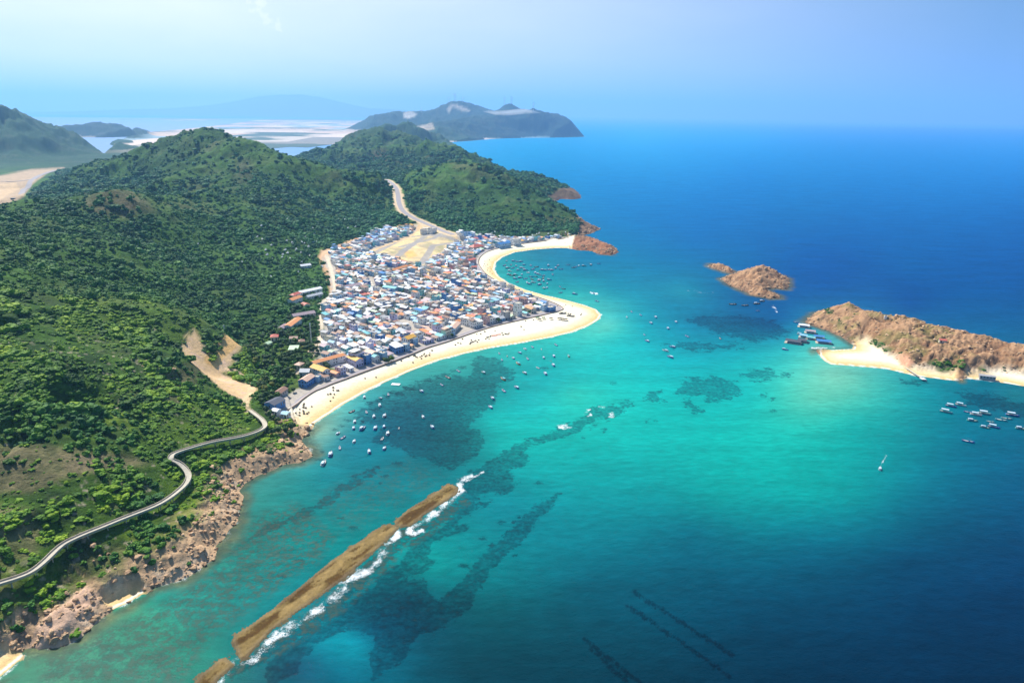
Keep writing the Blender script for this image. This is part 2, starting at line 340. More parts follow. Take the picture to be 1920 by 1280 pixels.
for c in CTRL:
    if c[0] == 'z': p = at_z(c[1], c[2], c[3])
    elif c[0] == 'w': p = w_at(c[1], c[2], c[3])
    else: p = at_Y(*c)
    cx.append(p[0]); cy.append(p[1]); cz.append(p[2])
cx, cy, cz = map(np.array, (cx, cy, cz))
def uv(x, y): return np.arctan2(x, y), np.log(np.hypot(x, y))
cu, cv = uv(cx, cy)
EPS2 = .00025
A = np.sqrt((cu[:, None] - cu) ** 2 + (cv[:, None] - cv) ** 2 + EPS2)
n_ = len(cu)
M = np.zeros((n_ + 1, n_ + 1)); M[:n_, :n_] = A; M[n_, :n_] = 1; M[:n_, n_] = 1
def relief(x, y, bh):
    r = np.hypot(x, y); a = 37 * np.clip(r / 2000, .28, 2.0) * (1 - .45 * sstep(6500, 8000, r))
    return (fbm(x, y, 330, 6, 2, .52, ridged=True) - .12) * a * sstep(6, 70, bh) + (fbm(x, y, 150, 4, 12, .5, ridged=True) - .1) * a * .38 * sstep(15, 70, bh) + fbm(x, y, 60, 4, 9) * 3.2 * sstep(4, 20, bh) * np.clip(r / 700, .5, 2.5)
cr_ = np.hypot(cx, cy)
target = cz - relief(cx, cy, cz) - 5.0 * sstep(700, 1100, cr_) * (cz > 12) * (cr_ < 3600)
WGT = np.linalg.solve(M, np.append(target, 0))
def base_h(x, y):
    u, v = uv(x, y); out = np.full(x.shape, WGT[-1]); u = u.ravel(); v = v.ravel(); o = out.ravel()
    for i in range(n_): o += WGT[i] * np.sqrt((u - cu[i]) ** 2 + (v - cv[i]) ** 2 + EPS2)
    return o.reshape(x.shape)

# polar sheet round the viewpoint's foot: fine within the valley of view, coarse outside
th = np.concatenate([np.linspace(-1.05, -.83, 30)[:-1], np.arange(-.83, .83, .00135), np.linspace(.83, 1.05, 30)[1:]])
rr = [215.0]
while rr[-1] < 30000:
    r = rr[-1]; rr.append(r * (1 + (.0036 if r < 3000 else .0062 if r < 12000 else .013)))
rr = np.array(rr)
TH, RR = np.meshgrid(th, rr)
GX = np.sin(TH) * RR; GY = np.cos(TH) * RR
NR, NC = GX.shape

land = np.full(GX.shape, -400.0)
dc = sdf_poly(GX, GY, COAST, 500.0)
for p in (INLET, INLET2): dc = np.minimum(dc, -sdf_poly(GX, GY, p, 30000.0))
for p in (SMALLHILL, FARLAND, SPITLAND): dc = np.maximum(dc, sdf_poly(GX, GY, p, 500.0))
isl = np.maximum.reduce([sdf_poly(GX, GY, p, 300.0) for p in (ISLAND, ISLET, ISLET2, SKERRY)])
dc = np.maximum(dc, isl)
PX, PY = proj(np.stack([GX, GY, np.zeros_like(GX)], -1))      # where a level point shows; used to place what lies flat
is_isl = isl > -60
# raggedness of the rocky shore
beachpoly = [(560, 800), (600, 792), (700, 745), (1000, 660), (1150, 620), (1150, 575), (1000, 535), (950, 500), (1072, 468), (1062, 447), (1000, 452), (920, 466), (880, 490), (890, 560), (540, 740)]
bsd = sdf_poly(PX, PY, beachpoly, 60)
isbeach = sstep(-14, 8, bsd)
ibeach = sstep(-6, 6, sdf_poly(PX, PY, [(1525, 665), (1560, 652), (1598, 652), (1602, 640), (1620, 640), (1660, 665), (1700, 690), (1790, 700), (1800, 725), (1500, 700)], 40))
ibeach = np.maximum(ibeach, sstep(-6, 6, sdf_poly(PX, PY, [(1810, 702), (1870, 697), (1930, 705), (1990, 712), (1990, 770), (1810, 725)], 40)))
ibeach = np.maximum(ibeach, sstep(-6, 6, sdf_poly(PX, PY, [(-60, 1215), (0, 1218), (48, 1226), (50, 1260), (-60, 1300)], 40)) )
ibh = np.maximum(sdf_poly(PX, PY, [(1525, 665), (1560, 652), (1598, 652), (1602, 640), (1620, 640), (1660, 665), (1700, 690), (1790, 700), (1800, 725), (1500, 700)], 40), sdf_poly(PX, PY, [(1810, 702), (1870, 697), (1930, 705), (1990, 712), (1990, 770), (1810, 725)], 40))
cove = sstep(-4, 8, sdf_poly(PX, PY, [(185, 1130), (232, 1108), (272, 1100), (276, 1118), (215, 1150)], 40))
sandy = np.clip(isbeach + ibeach + cove, 0, 1)
faraway = sstep(4500, 5500, RR)
rag = fbm(GX, GY, 26, 5, 5) * 7 * (1 - sandy) * (1 - faraway) * np.where(is_isl, .8, 1)
dcr = dc + rag
BH = base_h(GX, GY)
# hill relief: gullies and shoulders on slopes only
townp = np.array([at_z(px, py, 3)[:2] for px, py in [(598,478),(640,462),(700,440),(760,428),(850,438),(900,441),(980,446),(1065,444),(1068,462),(940,478),(915,500),(925,520),(1000,550),(1075,580),(1020,600),(860,640),(700,700),(560,790),(520,800),(530,740),(560,700),(590,640),(592,560)]])
tsd = sdf_poly(GX, GY, townp, 120)
flat = sstep(-60, 10, tsd)
n3p = fbm(GX, GY, 900, 4, 54)
rel = relief(GX, GY, BH) * (1 - flat)
Z = BH + rel
Z = np.where(flat > 0, Z * (1 - flat) + flat * np.clip(BH, 3.0, 9), Z)
plain = sstep(4800, 5600, RR) * np.maximum((BH < 14) * 1.0, sstep(250, 300, PX + 8 * n3p) * sstep(705, 640, PX + 14 * n3p))
Z = np.maximum(Z, 2.2); Z = Z * (1 - plain) + (3 + np.clip(.02 * (Z - 3), -1, 4)) * plain; plain = plain * (Z < 30)
# distant range far inland
# rocks: blocky relief
rocky_isl = is_isl & (dc > -20)
blk = fbm(GX, GY, 16, 5, 21, .55, ridged=True)
diag = fbm(GX * .8 + GY * .6, (GY * .8 - GX * .6) * 3.0, 24, 5, 23, .55, ridged=True)
blk2 = fbm(GX, GY, 7, 4, 27, .55, ridged=True)
crk = sstep(.80, .97, 1 - np.abs(fbm(GX * .9 + GY * .45, (GY * .9 - GX * .45) * 2.2, 19, 3, 29)) * 2.2)
capez = sstep(-2, 4, sdf_poly(PX, PY, [(1066, 449), (1090, 440), (1180, 455), (1180, 490), (1085, 480), (1066, 468)], 30))
Z = Z + capez * (blk * 3.6 + diag * 3.4 + blk2 * 1.8 + 1.8) * sstep(0, 10, dc)
Z = np.where(rocky_isl, np.minimum(np.maximum(BH, 2), 2.0 + 26 * sstep(4, -34, ibh)) + (1 - ibeach) * ((blk * 2.6 + diag * 2.4) * np.where(PX < 1490, 1.7, 1.0) + blk2 * 1.6 + crk * -1.6 + .3) * sstep(0, 12, dc), Z)
# shore profile
slope_rock = .26 + .42 * (fbm(GX, GY, 40, 3, 31) * .5 + .5)
prof = np.where(dcr > 0, dcr * slope_rock, dcr * .5)
rockshelf = (fbm(GX, GY, 14, 5, 41, .6, ridged=True) * 2.0 + diag * 1.4) * sstep(0, 10, dcr) * (1 - sstep(30, 60, dcr))
prof = prof + rockshelf * (1 - faraway)
profb = np.where(dc > 0, dc * .06 + .02, dc * .12)
prof = prof * (1 - sandy) + profb * sandy
prof = np.where(faraway > .5, dc * 1.1, prof)
lim = np.where(sandy > .5, 3.0 + np.clip(dc - 60, 0, 1e3), 1e9)
Zl = np.minimum(Z, prof)
k_ = 3.0 * (1 - sandy)
Z = np.where(dc > -30, np.where(sandy > .5, np.minimum(np.minimum(Z, lim), prof), Zl), -6)
Z = np.clip(Z, -6, None)
# small sand mound & cliff near the bottom of the frame: the long bare slab
slab = np.array([at_z(px, py, 3)[:2] for px, py in [(40, 1226), (75, 1180), (130, 1140), (160, 1115), (190, 1120), (170, 1150), (120, 1195), (70, 1215)]])
ss_ = sdf_poly(GX, GY, slab, 30); Z = Z + 2.0 * sstep(-1.5, 4, ss_) * (Z > -1)
quar = np.array([at_z(px, py, 15)[:2] for px, py in [(350, 690), (372, 670), (400, 690), (420, 670), (430, 640), (460, 640), (455, 660), (420, 700), (478, 712), (482, 720), (470, 730), (462, 745), (430, 742), (385, 728), (352, 712)]])

def carve(path, hw, bl, zoff=0.0):
    """levels the ground to a road's height along a path of (x, y, z)"""
    global Z
    d, t = dist_line(GX, GY, path, hw + bl + 1)
    zi = np.interp(t, np.arange(len(path)), path[:, 2]) + zoff
    w = 1 - sstep(hw, hw + bl, d)
    Z = Z * (1 - w) + zi * w
def zat(x, y):
    """ground height by bilinear look-up in the polar sheet"""
    x = np.asarray(x, float); y = np.asarray(y, float)
    u, v = np.arctan2(x, y), np.hypot(x, y)
    fi = np.interp(v, rr, np.arange(NR)); fj = np.interp(u, th, np.arange(NC))
    i = np.clip(fi.astype(int), 0, NR - 2); j = np.clip(fj.astype(int), 0, NC - 2); a = fi - i; b = fj - j
    return (Z[i, j] * (1 - a) * (1 - b) + Z[i + 1, j] * a * (1 - b) + Z[i, j + 1] * (1 - a) * b + Z[i + 1, j + 1] * a * b)
_s = np.exp(np.linspace(math.log(220), math.log(26000), 2600))
def hit(px, py, dz=0.0, y0=0, floor=0.0):
    """first ground point seen at a pixel"""
    d = ray(px, py); hn = math.hypot(d[0], d[1]); Yr = _s / hn
    zz = H + d[2] * Yr; g = np.maximum(zat(d[0] * Yr, Yr), floor) + dz
    k = np.nonzero((zz < g) & (Yr > y0))[0]
    if not len(k): return at_z(px, py, dz) if d[2] < 0 else None
    k = k[0]
    if k > 0:
        e0 = zz[k-1] - g[k-1]; e1 = g[k] - zz[k]; t = e0 / (e0 + e1 + 1e-9); Yk = Yr[k-1] + (Yr[k] - Yr[k-1]) * t
    else: Yk = Yr[0]
    return np.array([d[0] * Yk, Yk, H + d[2] * Yk])

# the pass road down to the village
rd = [at_Y(px, py, Y) for px, py, Y in [(722, 337, 2080), (731, 341, 2000), (742, 352, 1900), (746, 365, 1810), (748, 380, 1720), (755, 395, 1650), (770, 406, 1600), (790, 416, 1560), (812, 425, 1510), (832, 434, 1460), (850, 440, 1420)]]
pass_road = smooth_line(rd, 8)
pass_road[:, 2] = np.convolve(np.pad(pass_road[:, 2], 4, 'edge'), np.ones(9) / 9, 'valid')
carve(pass_road, 14, 30)
# ---------------------------------------------------------------- colours of the ground
VX, VY = proj(np.stack([GX, GY, Z], -1))
def pm(poly, soft=4.0, lo=0, hi=1e9, nz=0.0, ns=20):
    """soft mask of a patch on the ground, in the distance band lo..hi"""
    s = sdf_poly(VX, VY, poly, 30)
    if nz: s = s + fbm(GX, GY, ns, 4, 77) * nz
    return sstep(-soft, soft, s) * (GY > lo) * (GY < hi)
gz_r = np.gradient(Z, axis=0) / np.gradient(RR, axis=0); gz_t = np.gradient(Z, axis=1) / (RR * np.gradient(TH, axis=1))
SL = np.hypot(gz_r, gz_t)
n1 = fbm(GX, GY, 90, 5, 51); n2 = fbm(GX, GY, 14, 4, 52); n3 = fbm(GX, GY, 300, 4, 53); n4 = fbm(GX, GY, 5, 3, 54)
def c3(*c): return np.array(c, float)
def mixc(C, m, c): return C * (1 - m[..., None]) + np.asarray(c) * m[..., None]
G_dark = c3(.028, .062, .010); G_mid = c3(.065, .135, .010); G_bright = c3(.14, .215, .012); G_far = c3(.030, .088, .030)  # ground greens; the brightest one is mixed in by noise
WALL = [(540, 776), (547, 768), (558, 757), (570, 746), (590, 733), (607, 726), (623, 719), (645, 711), (663, 704), (695, 692), (737, 677), (778, 661), (803, 651), (840, 640), (879, 627), (927, 612), (978, 600), (1018, 591), (1046, 584), (1056, 579),
        (1050, 573), (1035, 566), (1010, 557), (985, 549), (960, 539), (938, 529), (915, 516), (903, 503), (897, 490), (903, 479), (922, 469), (958, 461), (998, 455), (1037, 450.5), (1060, 447)]
TOWN_PX = [(606,486),(625,474),(655,464),(672,458),(688,450),(702,440),(722,434),(740,432),(770,430),(782,432),(762,446),(744,453),(720,462),(688,474),(738,482),(775,496),(790,502),(818,484),(836,470),(862,453),(852,446),(868,442),(920,447),(1000,449),(1050,446),(1052,451),(990,457),(945,466),(908,478),(893,492),(900,506),(925,524),(980,549),(1030,568),(1042,577),(1010,591),(940,607),(860,632),(780,660),(720,684),(700,680),(650,700),(640,690),(600,680),(600,640),(612,620),(604,600),(606,575),(625,555),(622,520),(612,500)]
C = np.broadcast_to(G_mid, GX.shape + (3,)).copy()
C = mixc(C, sstep(-.05, .45, n1), G_bright); C = mixc(C, sstep(.0, .5, -n2 * .7 - n1 * .5), G_dark)
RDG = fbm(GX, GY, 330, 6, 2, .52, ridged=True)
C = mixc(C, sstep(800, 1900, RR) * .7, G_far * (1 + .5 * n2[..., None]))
C = mixc(C, sstep(500, 850, RR) * .75, c3(.020, .085, .010)); C = mixc(C, sstep(0, .6, RDG + .4 * n2) * sstep(500, 900, RR) * .65, c3(.066, .170, .018)); C = mixc(C, sstep(-.1, -.6, RDG - .3 * n2) * sstep(700, 1100, RR) * .6, c3(.010, .055, .014)); C = mixc(C, sstep(.30, .6, fbm(GX, GY, 120, 5, 62)) * sstep(1300, 1600, RR) * .45, c3(.14, .12, .06)); C = mixc(C, sstep(6000, 8000, RR) * .92, c3(.010, .038, .040)); C = mixc(C, sstep(3000, 4000, RR) * (1 - sstep(6000, 8000, RR)) * .75, c3(.020, .065, .045))  # grassy ridges lighter, wooded gullies darker, painted to strengthen the relief's shading
DRY = c3(.20, .155, .085); BARE = c3(.36, .25, .15); SOIL = c3(.60, .36, .155); SAND = c3(.78, .67, .47); ROCK = c3(.50, .33, .19); GREY = c3(.42, .39, .35)
dry = sstep(.05, .5, fbm(GX, GY, 55, 5, 61) + .25 * n4) * .55
peb = sstep(.35, .55, fbm(GX, GY, 3.5, 3, 63)) * sstep(0, .4, fbm(GX, GY, 40, 4, 64)) * (RR < 700)
C = mixc(C, dry * sstep(0, 1, .35 + .65 * (RR < 560)), DRY); C = mixc(C, peb * .8, c3(.46, .38, .27))
for poly, soft, lo, hi, colr, am in [
    ([(140, 385), (180, 352), (215, 347), (250, 358), (285, 392), (240, 410), (190, 402)], 12, 900, 1400, c3(.17, .12, .075), .85),
    ([(300, 385), (350, 370), (390, 380), (400, 395), (330, 400)], 10, 1200, 1700, DRY * .7, .5),
    ([(440, 300), (470, 300), (480, 340), (440, 345)], 12, 1500, 2100, c3(.16, .12, .08), .6),
    ([(-40, 845), (60, 838), (150, 845), (230, 850), (290, 868), (230, 878), (110, 895), (60, 920), (-40, 930)], 10, 250, 520, c3(.30, .22, .13), .85),
    ([(300, 690), (380, 680), (360, 740), (330, 760), (240, 740)], 12, 300, 800, c3(.26, .20, .11), .65),
    ([(-30, 940), (60, 960), (80, 1000), (60, 1050), (-30, 1060)], 14, 250, 400, c3(.28, .22, .12), .7),
    ([(190, 900), (250, 890), (240, 960), (190, 960)], 14, 250, 500, c3(.22, .20, .09), .6),
    ([(320, 520), (345, 495), (370, 510), (350, 520)], 8, 700, 1300, c3(.14, .14, .10), .6),
    ([(690, 285), (730, 280), (725, 300), (695, 305)], 6, 2600, 3600, c3(.20, .13, .09), .7)]:
    C = mixc(C, pm(poly, soft, lo, hi, nz=9, ns=28) * am * (.75 + .5 * n2), colr)
# plains: pale sand flats, ponds and dark plots
pl = plain * (Z > .3)
gu = GX * .94 + GY * .1; gv = GY * .97 - GX * .2; cell = hash2(np.floor(gu / 420), np.floor(gv / 1300), 92); cell2 = hash2(np.floor(gu / 900 + .3), np.floor(gv / 2600), 93); rdm = np.maximum(sstep(.95, .97, (gu / 420) % 1), sstep(.955, .975, (gv / 1300) % 1)); bx = (cell > .55) * 1.0; by = np.maximum((cell2 > .42) * .9, rdm * .8) * sstep(-.35, .0, fbm(GX, GY, 1500, 3, 91) + .1)
Pc = mixc(np.broadcast_to(c3(.64, .47, .35), GX.shape + (3,)).copy(), np.clip(by * .9, 0, 1), c3(.17, .19, .18)); Pc = mixc(Pc, bx * .6, c3(.78, .66, .55)); Pc = mixc(Pc, sstep(.22, .4, n3p), c3(.08, .13, .10)); Pc = mixc(Pc, (cell > .9) * .8, c3(.20, .36, .42))
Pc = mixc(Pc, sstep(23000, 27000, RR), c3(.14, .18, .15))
C = mixc(C, pl, Pc)
SH = sstep(9, 4, Z) * ((SMALLHILL[:, 0].min() < GX) & (GY > 6000) & (GY < 9000)) * 0
for poly, lo, hi, colr, am in [
    ([(-20, 332), (60, 318), (120, 315), (92, 322), (60, 345), (45, 368), (20, 385), (-20, 400)], 1500, 4500, c3(.50, .36, .24), .95),
    ([(-20, 345), (30, 342), (35, 355), (0, 375), (-20, 375)], 1500, 4500, c3(.62, .44, .26), .9),
    ([(758, 213), (770, 209), (782, 214), (770, 221), (758, 220)], 9000, 12000, c3(.75, .68, .6), .95),
    ([(838, 205), (846, 196), (872, 200), (880, 208), (866, 208), (850, 200), (842, 212)], 9500, 12000, c3(.7, .6, .5), .8),
    ([(780, 238), (810, 232), (815, 242), (795, 245)], 5500, 12000, c3(.65, .52, .4), .8)]:
    C = mixc(C, pm(poly, 2, lo, hi, nz=1.5, ns=300) * am, colr)
# steep rock faces and rocky shores
rk = np.clip(sstep(.75, 1.15, SL + .25 * n2) * (RR < 3200) * sstep(40, 15, dcr) + sstep(np.where(RR < 700, 27, 16), np.where(RR < 700, 9, 3), dcr + n2 * 9) * (1 - sandy) * (RR < 4200), 0, 1) * (Z > -3)
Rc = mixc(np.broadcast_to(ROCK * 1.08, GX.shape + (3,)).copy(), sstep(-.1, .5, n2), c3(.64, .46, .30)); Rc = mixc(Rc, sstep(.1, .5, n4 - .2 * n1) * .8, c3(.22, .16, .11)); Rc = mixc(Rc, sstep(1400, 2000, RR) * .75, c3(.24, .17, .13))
C = mixc(C, rk, Rc)
ir = rocky_isl * 1.0
Ic = mixc(np.broadcast_to(c3(.27, .145, .075), GX.shape + (3,)).copy(), sstep(-.2, .5, diag), c3(.44, .26, .14)); Ic = mixc(Ic, sstep(-.15, .35, -blk - .6 * blk2 + .3 * n2) * .85, c3(.11, .07, .045)); Ic = mixc(Ic, crk * .7 * (1 - ibeach), c3(.09, .06, .04))  # hollows and cracks of the relief get their shade painted into the rock colour
Ic = mixc(Ic, sstep(-.05, .4, n1 * .7 + n2 * .6) * (PX > 1500) * .65, c3(.20, .185, .055)); Ic = mixc(Ic, sstep(2.2, .6, Z) * .75, c3(.15, .10, .07))
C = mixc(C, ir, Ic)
C = mixc(C, sstep(-3, 2, sdf_poly(VX, VY, [(1066, 446), (1090, 440), (1180, 455), (1180, 490), (1085, 480), (1066, 468)], 30)) * (Z > -2), Rc * c3(.62, .42, .36))
cliff = np.maximum(pm([(1066, 388), (1098, 398), (1140, 424), (1135, 442), (1085, 449), (1078, 436), (1088, 420)], 3, 1300, 2000, nz=5, ns=25), pm([(1052, 352), (1072, 347), (1095, 362), (1095, 378), (1045, 378), (1030, 366)], 3, 2000, 2700, nz=4, ns=40)) * (Z > -1)
C = mixc(C, cliff * .9, Rc * c3(.50, .42, .40))  # bare rock cliffs, the shade of the east face darkened into their colour
# town ground, building plots, quarry, beach
C = mixc(C, pm([(598,484),(604,470),(640,458),(668,447),(678,452),(690,447),(700,438),(722,430),(745,424),(775,421),(800,416),(830,430),(860,440),(866,450),(845,470),(790,505),(735,484),(690,476),(640,476),(612,486)], 3, 900, 2200, nz=2, ns=20), c3(.64, .44, .24))
C = mixc(C, pm([(596,480),(604,470),(660,449),(668,447),(676,453),(640,466),(615,478),(608,490),(625,520),(632,560),(622,568),(614,530)], 2, 900, 2200), c3(.66, .40, .22))
TOWN_IN = np.array([at_z(px, py, 3)[:2] for px, py in TOWN_PX])
tin = np.maximum(sdf_poly(GX, GY, TOWN_IN, 40), 15 - dist_line(GX, GY, smooth_line([at_z(a, b, 3.0)[:2] for a, b in WALL], 4), 40)[0])
C = mixc(C, sstep(-6, 1, tin + n2 * 4), c3(.44, .39, .33))
C = mixc(C, pm([(600, 470), (660, 452), (668, 450), (672, 456), (640, 466), (615, 478), (608, 486)], 2, 900, 2200), c3(.62, .40, .24))
LOTS = [(690, 474), (720, 464), (745, 455), (765, 446), (780, 436), (800, 424), (820, 428), (852, 442), (862, 452), (840, 460), (832, 470), (815, 482), (800, 492), (790, 500), (770, 494), (745, 488), (740, 478)]
lots = pm(LOTS, 2, 900, 2000, nz=1.5, ns=15)
Lc = mixc(np.broadcast_to(c3(.74, .56, .29), GX.shape + (3,)).copy(), sstep(.0, .4, fbm(GX * .7 + GY * .7, (GY - GX) * .25, 30, 4, 71)), c3(.46, .38, .24)); Lc = mixc(Lc, sstep(.1, .5, n2) * .5, c3(.24, .26, .10))
C = mixc(C, lots, Lc)
C = mixc(C, pm([(755, 470), (775, 470), (782, 480), (765, 485)], 2, 900, 2000), c3(.78, .46, .16))
for ln in [[(745, 478), (800, 440)], [(752, 470), (776, 458)], [(778, 497), (838, 468)], [(752, 462), (830, 442)], [(700, 474), (760, 444), (800, 440), (862, 452)], [(790, 490), (812, 460), (858, 452)]]:
    P_ = np.array([at_z(a, b, 7)[:2] for a, b in ln]); d, _ = dist_line(GX, GY, P_, 30); C = mixc(C, sstep(6.5, 5, d) * (lots > .3) * .85, c3(.33, .31, .30))
qs = sdf_poly(GX, GY, quar, 40) + n2 * 3
C = mixc(C, sstep(-2, 3, qs), mixc(np.broadcast_to(c3(.74, .50, .26), GX.shape + (3,)).copy(), sstep(-.1, .5, n4), c3(.62, .42, .28)))
for ln, w_, c_ in [([(430, 648), (446, 655), (432, 675), (415, 690), (400, 706)], 5.5, c3(.74, .46, .18)), ([(478, 712), (440, 702), (420, 706)], 2.5, c3(.72, .5, .3)), ([(470, 716), (472, 735), (463, 752), (462, 768), (476, 782)], 2.6, c3(.70, .52, .30)),
                   ([(612, 478), (622, 510), (628, 545), (600, 565), (600, 600), (598, 640), (585, 655)], 2.6, c3(.66, .56, .42)), ([(690, 520), (702, 540), (720, 545)], 3, c3(.66, .58, .46)), ([(590, 640), (575, 665), (560, 690)], 4, c3(.62, .5, .36))]:
    P_ = np.array([at_z(a, b, 9 if b < 780 else 10)[:2] for a, b in ln]); d, _ = dist_line(GX, GY, smooth_line(P_, 5), 30); C = mixc(C, sstep(w_ + 1, w_ - 1, d + n2), c_)
WALLW = smooth_line([at_z(a, b, 3.0)[:2] for a, b in WALL], 6)
sandpoly = np.concatenate([WALLW, np.array([at_z(a, b, 0)[:2] for a, b in [(1078, 452), (1070, 470), (1000, 475), (945, 490), (935, 505), (960, 530), (1050, 553), (1150, 580), (1150, 600), (1080, 635), (900, 670), (760, 712), (640, 775), (600, 800), (575, 803), (556, 800), (545, 785)]])])
ssd = sdf_poly(GX, GY, sandpoly, 40)
sandm = np.clip(sstep(-1.5, 1.5, ssd), 0, 1) * (dc > -8)
wet = sstep(15, 4, dc + n2 * 2.5)
Sc = mixc(np.broadcast_to(c3(.86, .77, .58), GX.shape + (3,)).copy(), sstep(26, 13, dc + 4 * n2) * .85, c3(.82, .62, .34)); Sc = mixc(Sc, wet * .9, c3(.70, .47, .20)); Sc = mixc(Sc, sstep(.2, .7, n2) * .15, c3(.72, .6, .42))
Sc = mixc(Sc, sstep(3.2, 2.2, dc + n2) * sstep(.6, 1.4, dc + n2) * .9, c3(.9, .86, .74))
C = mixc(C, np.clip(sandm + ibeach * sstep(-2, 1, dc) + cove * sstep(26, 10, dc), 0, 1), Sc)
C = mixc(C, pm([(1680, 670), (1700, 665), (1715, 678), (1705, 688), (1690, 685)], 3, 400, 1000), c3(.62, .33, .20))
# broken ground on the island's middle, scrub patches
for q in [(1650, 645, 9), (1665, 655, 8), (1640, 640, 6), (1770, 688, 18), (1800, 684, 12), (1745, 680, 9), (1575, 605, 7), (1555, 585, 7), (1840, 690, 8)]:
    C = mixc(C, sstep(q[2] + 3, q[2] - 3, np.hypot(VX - q[0], (VY - q[1]) * 1.7) + n2 * 6) * .8 * is_isl, c3(.07, .10, .03))
sb = np.clip(sandm + ibeach, 0, 1) * .75
C = np.clip(C * (1 + (.18 * n4 + .10 * n2) * (1 - sb))[..., None], .004, .92)

# where things grow
capem = sdf_poly(VX, VY, [(1066, 446), (1090, 440), (1180, 455), (1180, 490), (1085, 480), (1066, 468)], 30)
bare = np.clip(cliff + sstep(-9, -2, tin) + sstep(-3, 2, capem) + sandm + lots + sstep(-3, 1, qs) + plain + (sandy > .3) + rk * .9 + is_isl, 0, 1)
dpr, _ = dist_line(GX, GY, pass_road, 40)
C = mixc(C, sstep(17, 9, dpr + n2 * 5), c3(.66, .50, .32)); bare = np.maximum(bare, sstep(20, 14, dpr)); bare = np.maximum(bare, pm([(596,484),(604,469),(640,456),(668,445),(678,450),(700,436),(722,428),(745,422),(775,419),(800,414),(830,430),(860,440),(866,450),(845,470),(790,505)], 2, 900, 2200)); bare = np.maximum(bare, sstep(-3, 0, ss_)); C = mixc(C, sstep(-1, 1, ss_), np.clip(c3(.62, .41, .28) * (1 + .25 * n4[..., None]), 0, 1))
bare = np.maximum(bare, pm([(-80, 308), (128, 310), (104, 328), (74, 348), (52, 372), (20, 402), (-80, 415)], 2, 1500, 6000))
VEG = np.clip(1 - bare, 0, 1) * (Z > 1.5) * (1 - dry * .9)
# ---------------------------------------------------------------- ground mesh
def mat_ground():
    t = NT('ground'); c = t.attr('col')
    a = t.noise(.35, 6, .62); b = t.noise(1.6, 4, .6)
    f = t.math('MULTIPLY', t.lin(a, .3, .7, .86, 1.14), t.lin(b, .3, .7, .9, 1.1))
    c = t.n('ShaderNodeVectorMath', {0: c, 'Scale': f}, operation='SCALE').outputs[0]
    v = t.attr('growth', True); sh_ = t.noise(.13, 7, .68); c = t.mix(t.math('MULTIPLY', v, t.step(sh_, .38, .62, .45, 0)), c, (.018, .050, .010))
    hh = t.math('ADD', t.math('ADD', a, t.math('MULTIPLY', b, .4)), t.math('MULTIPLY', t.math('MULTIPLY', sh_, v), 5.0))
    return t.out(c, .92, bump=hh, bstr=.6, bdist=1.6, **{'Specular IOR Level': .12})
M_GROUND = mat_ground()
idx = np.arange(NR * NC).reshape(NR, NC)
def sheet(name, keep, kind='structure', mat=None, smooth=True, lab=None):
    q = keep[:-1, :-1] | keep[1:, :-1] | keep[:-1, 1:] | keep[1:, 1:]
    a = idx[:-1, :-1][q]; b = idx[:-1, 1:][q]; c = idx[1:, 1:][q]; d = idx[1:, :-1][q]
    Fq = np.stack([a, b, c, d], 1); used = np.zeros(NR * NC, bool); used[Fq.ravel()] = True
    mp = np.cumsum(used) - 1
    V = np.stack([GX.ravel()[used], GY.ravel()[used], Z.ravel()[used]], 1)
    o = mesh_np(name, V, mp[Fq], mat or M_GROUND, smooth=smooth)
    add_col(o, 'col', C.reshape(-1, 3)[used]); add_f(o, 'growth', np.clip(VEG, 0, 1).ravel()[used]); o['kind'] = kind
    return o
far_m = (GY > 4700)
seabed = Z > -2.0
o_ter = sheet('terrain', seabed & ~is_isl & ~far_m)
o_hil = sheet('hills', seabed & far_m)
# the long range far inland, beyond the plain
mu = np.linspace(-1, 1, 160); mv = np.linspace(-1, 1, 26); MU, MV = np.meshgrid(mu, mv)
q0 = w_at(120, 45000, 0); q1 = w_at(900, 45000, 0); MX = q0[0] + (q1[0] - q0[0]) * (MU + 1) / 2; MY = 45000 + MV * 4500
prf = np.interp((MU + 1) / 2 * 780 + 120, [120, 250, 330, 400, 450, 490, 530, 570, 600, 640, 690, 740, 800, 900], [120, 330, 420, 640, 900, 1180, 1330, 1340, 1200, 900, 560, 520, 380, 60])
MZ = prf * (1 - np.abs(MV) ** 1.6) * (1 + .07 * fbm(MX, MY, 5000, 4, 35)) - 4
fi_ = np.arange(MU.size).reshape(MU.shape); ff = np.stack([fi_[:-1, :-1].ravel(), fi_[:-1, 1:].ravel(), fi_[1:, 1:].ravel(), fi_[1:, :-1].ravel()], 1)
o_mt = mesh_np('mountains', np.stack([MX.ravel(), MY.ravel(), MZ.ravel()], 1), ff, M_GROUND, smooth=True); add_col(o_mt, 'col', np.tile([.05, .09, .06], (MU.size, 1))); o_mt['kind'] = 'structure'
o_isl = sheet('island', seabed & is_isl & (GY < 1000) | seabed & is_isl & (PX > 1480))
o_ist = sheet('rocky_islet', seabed & is_isl & (PX <= 1480) & (GY >= 1000))
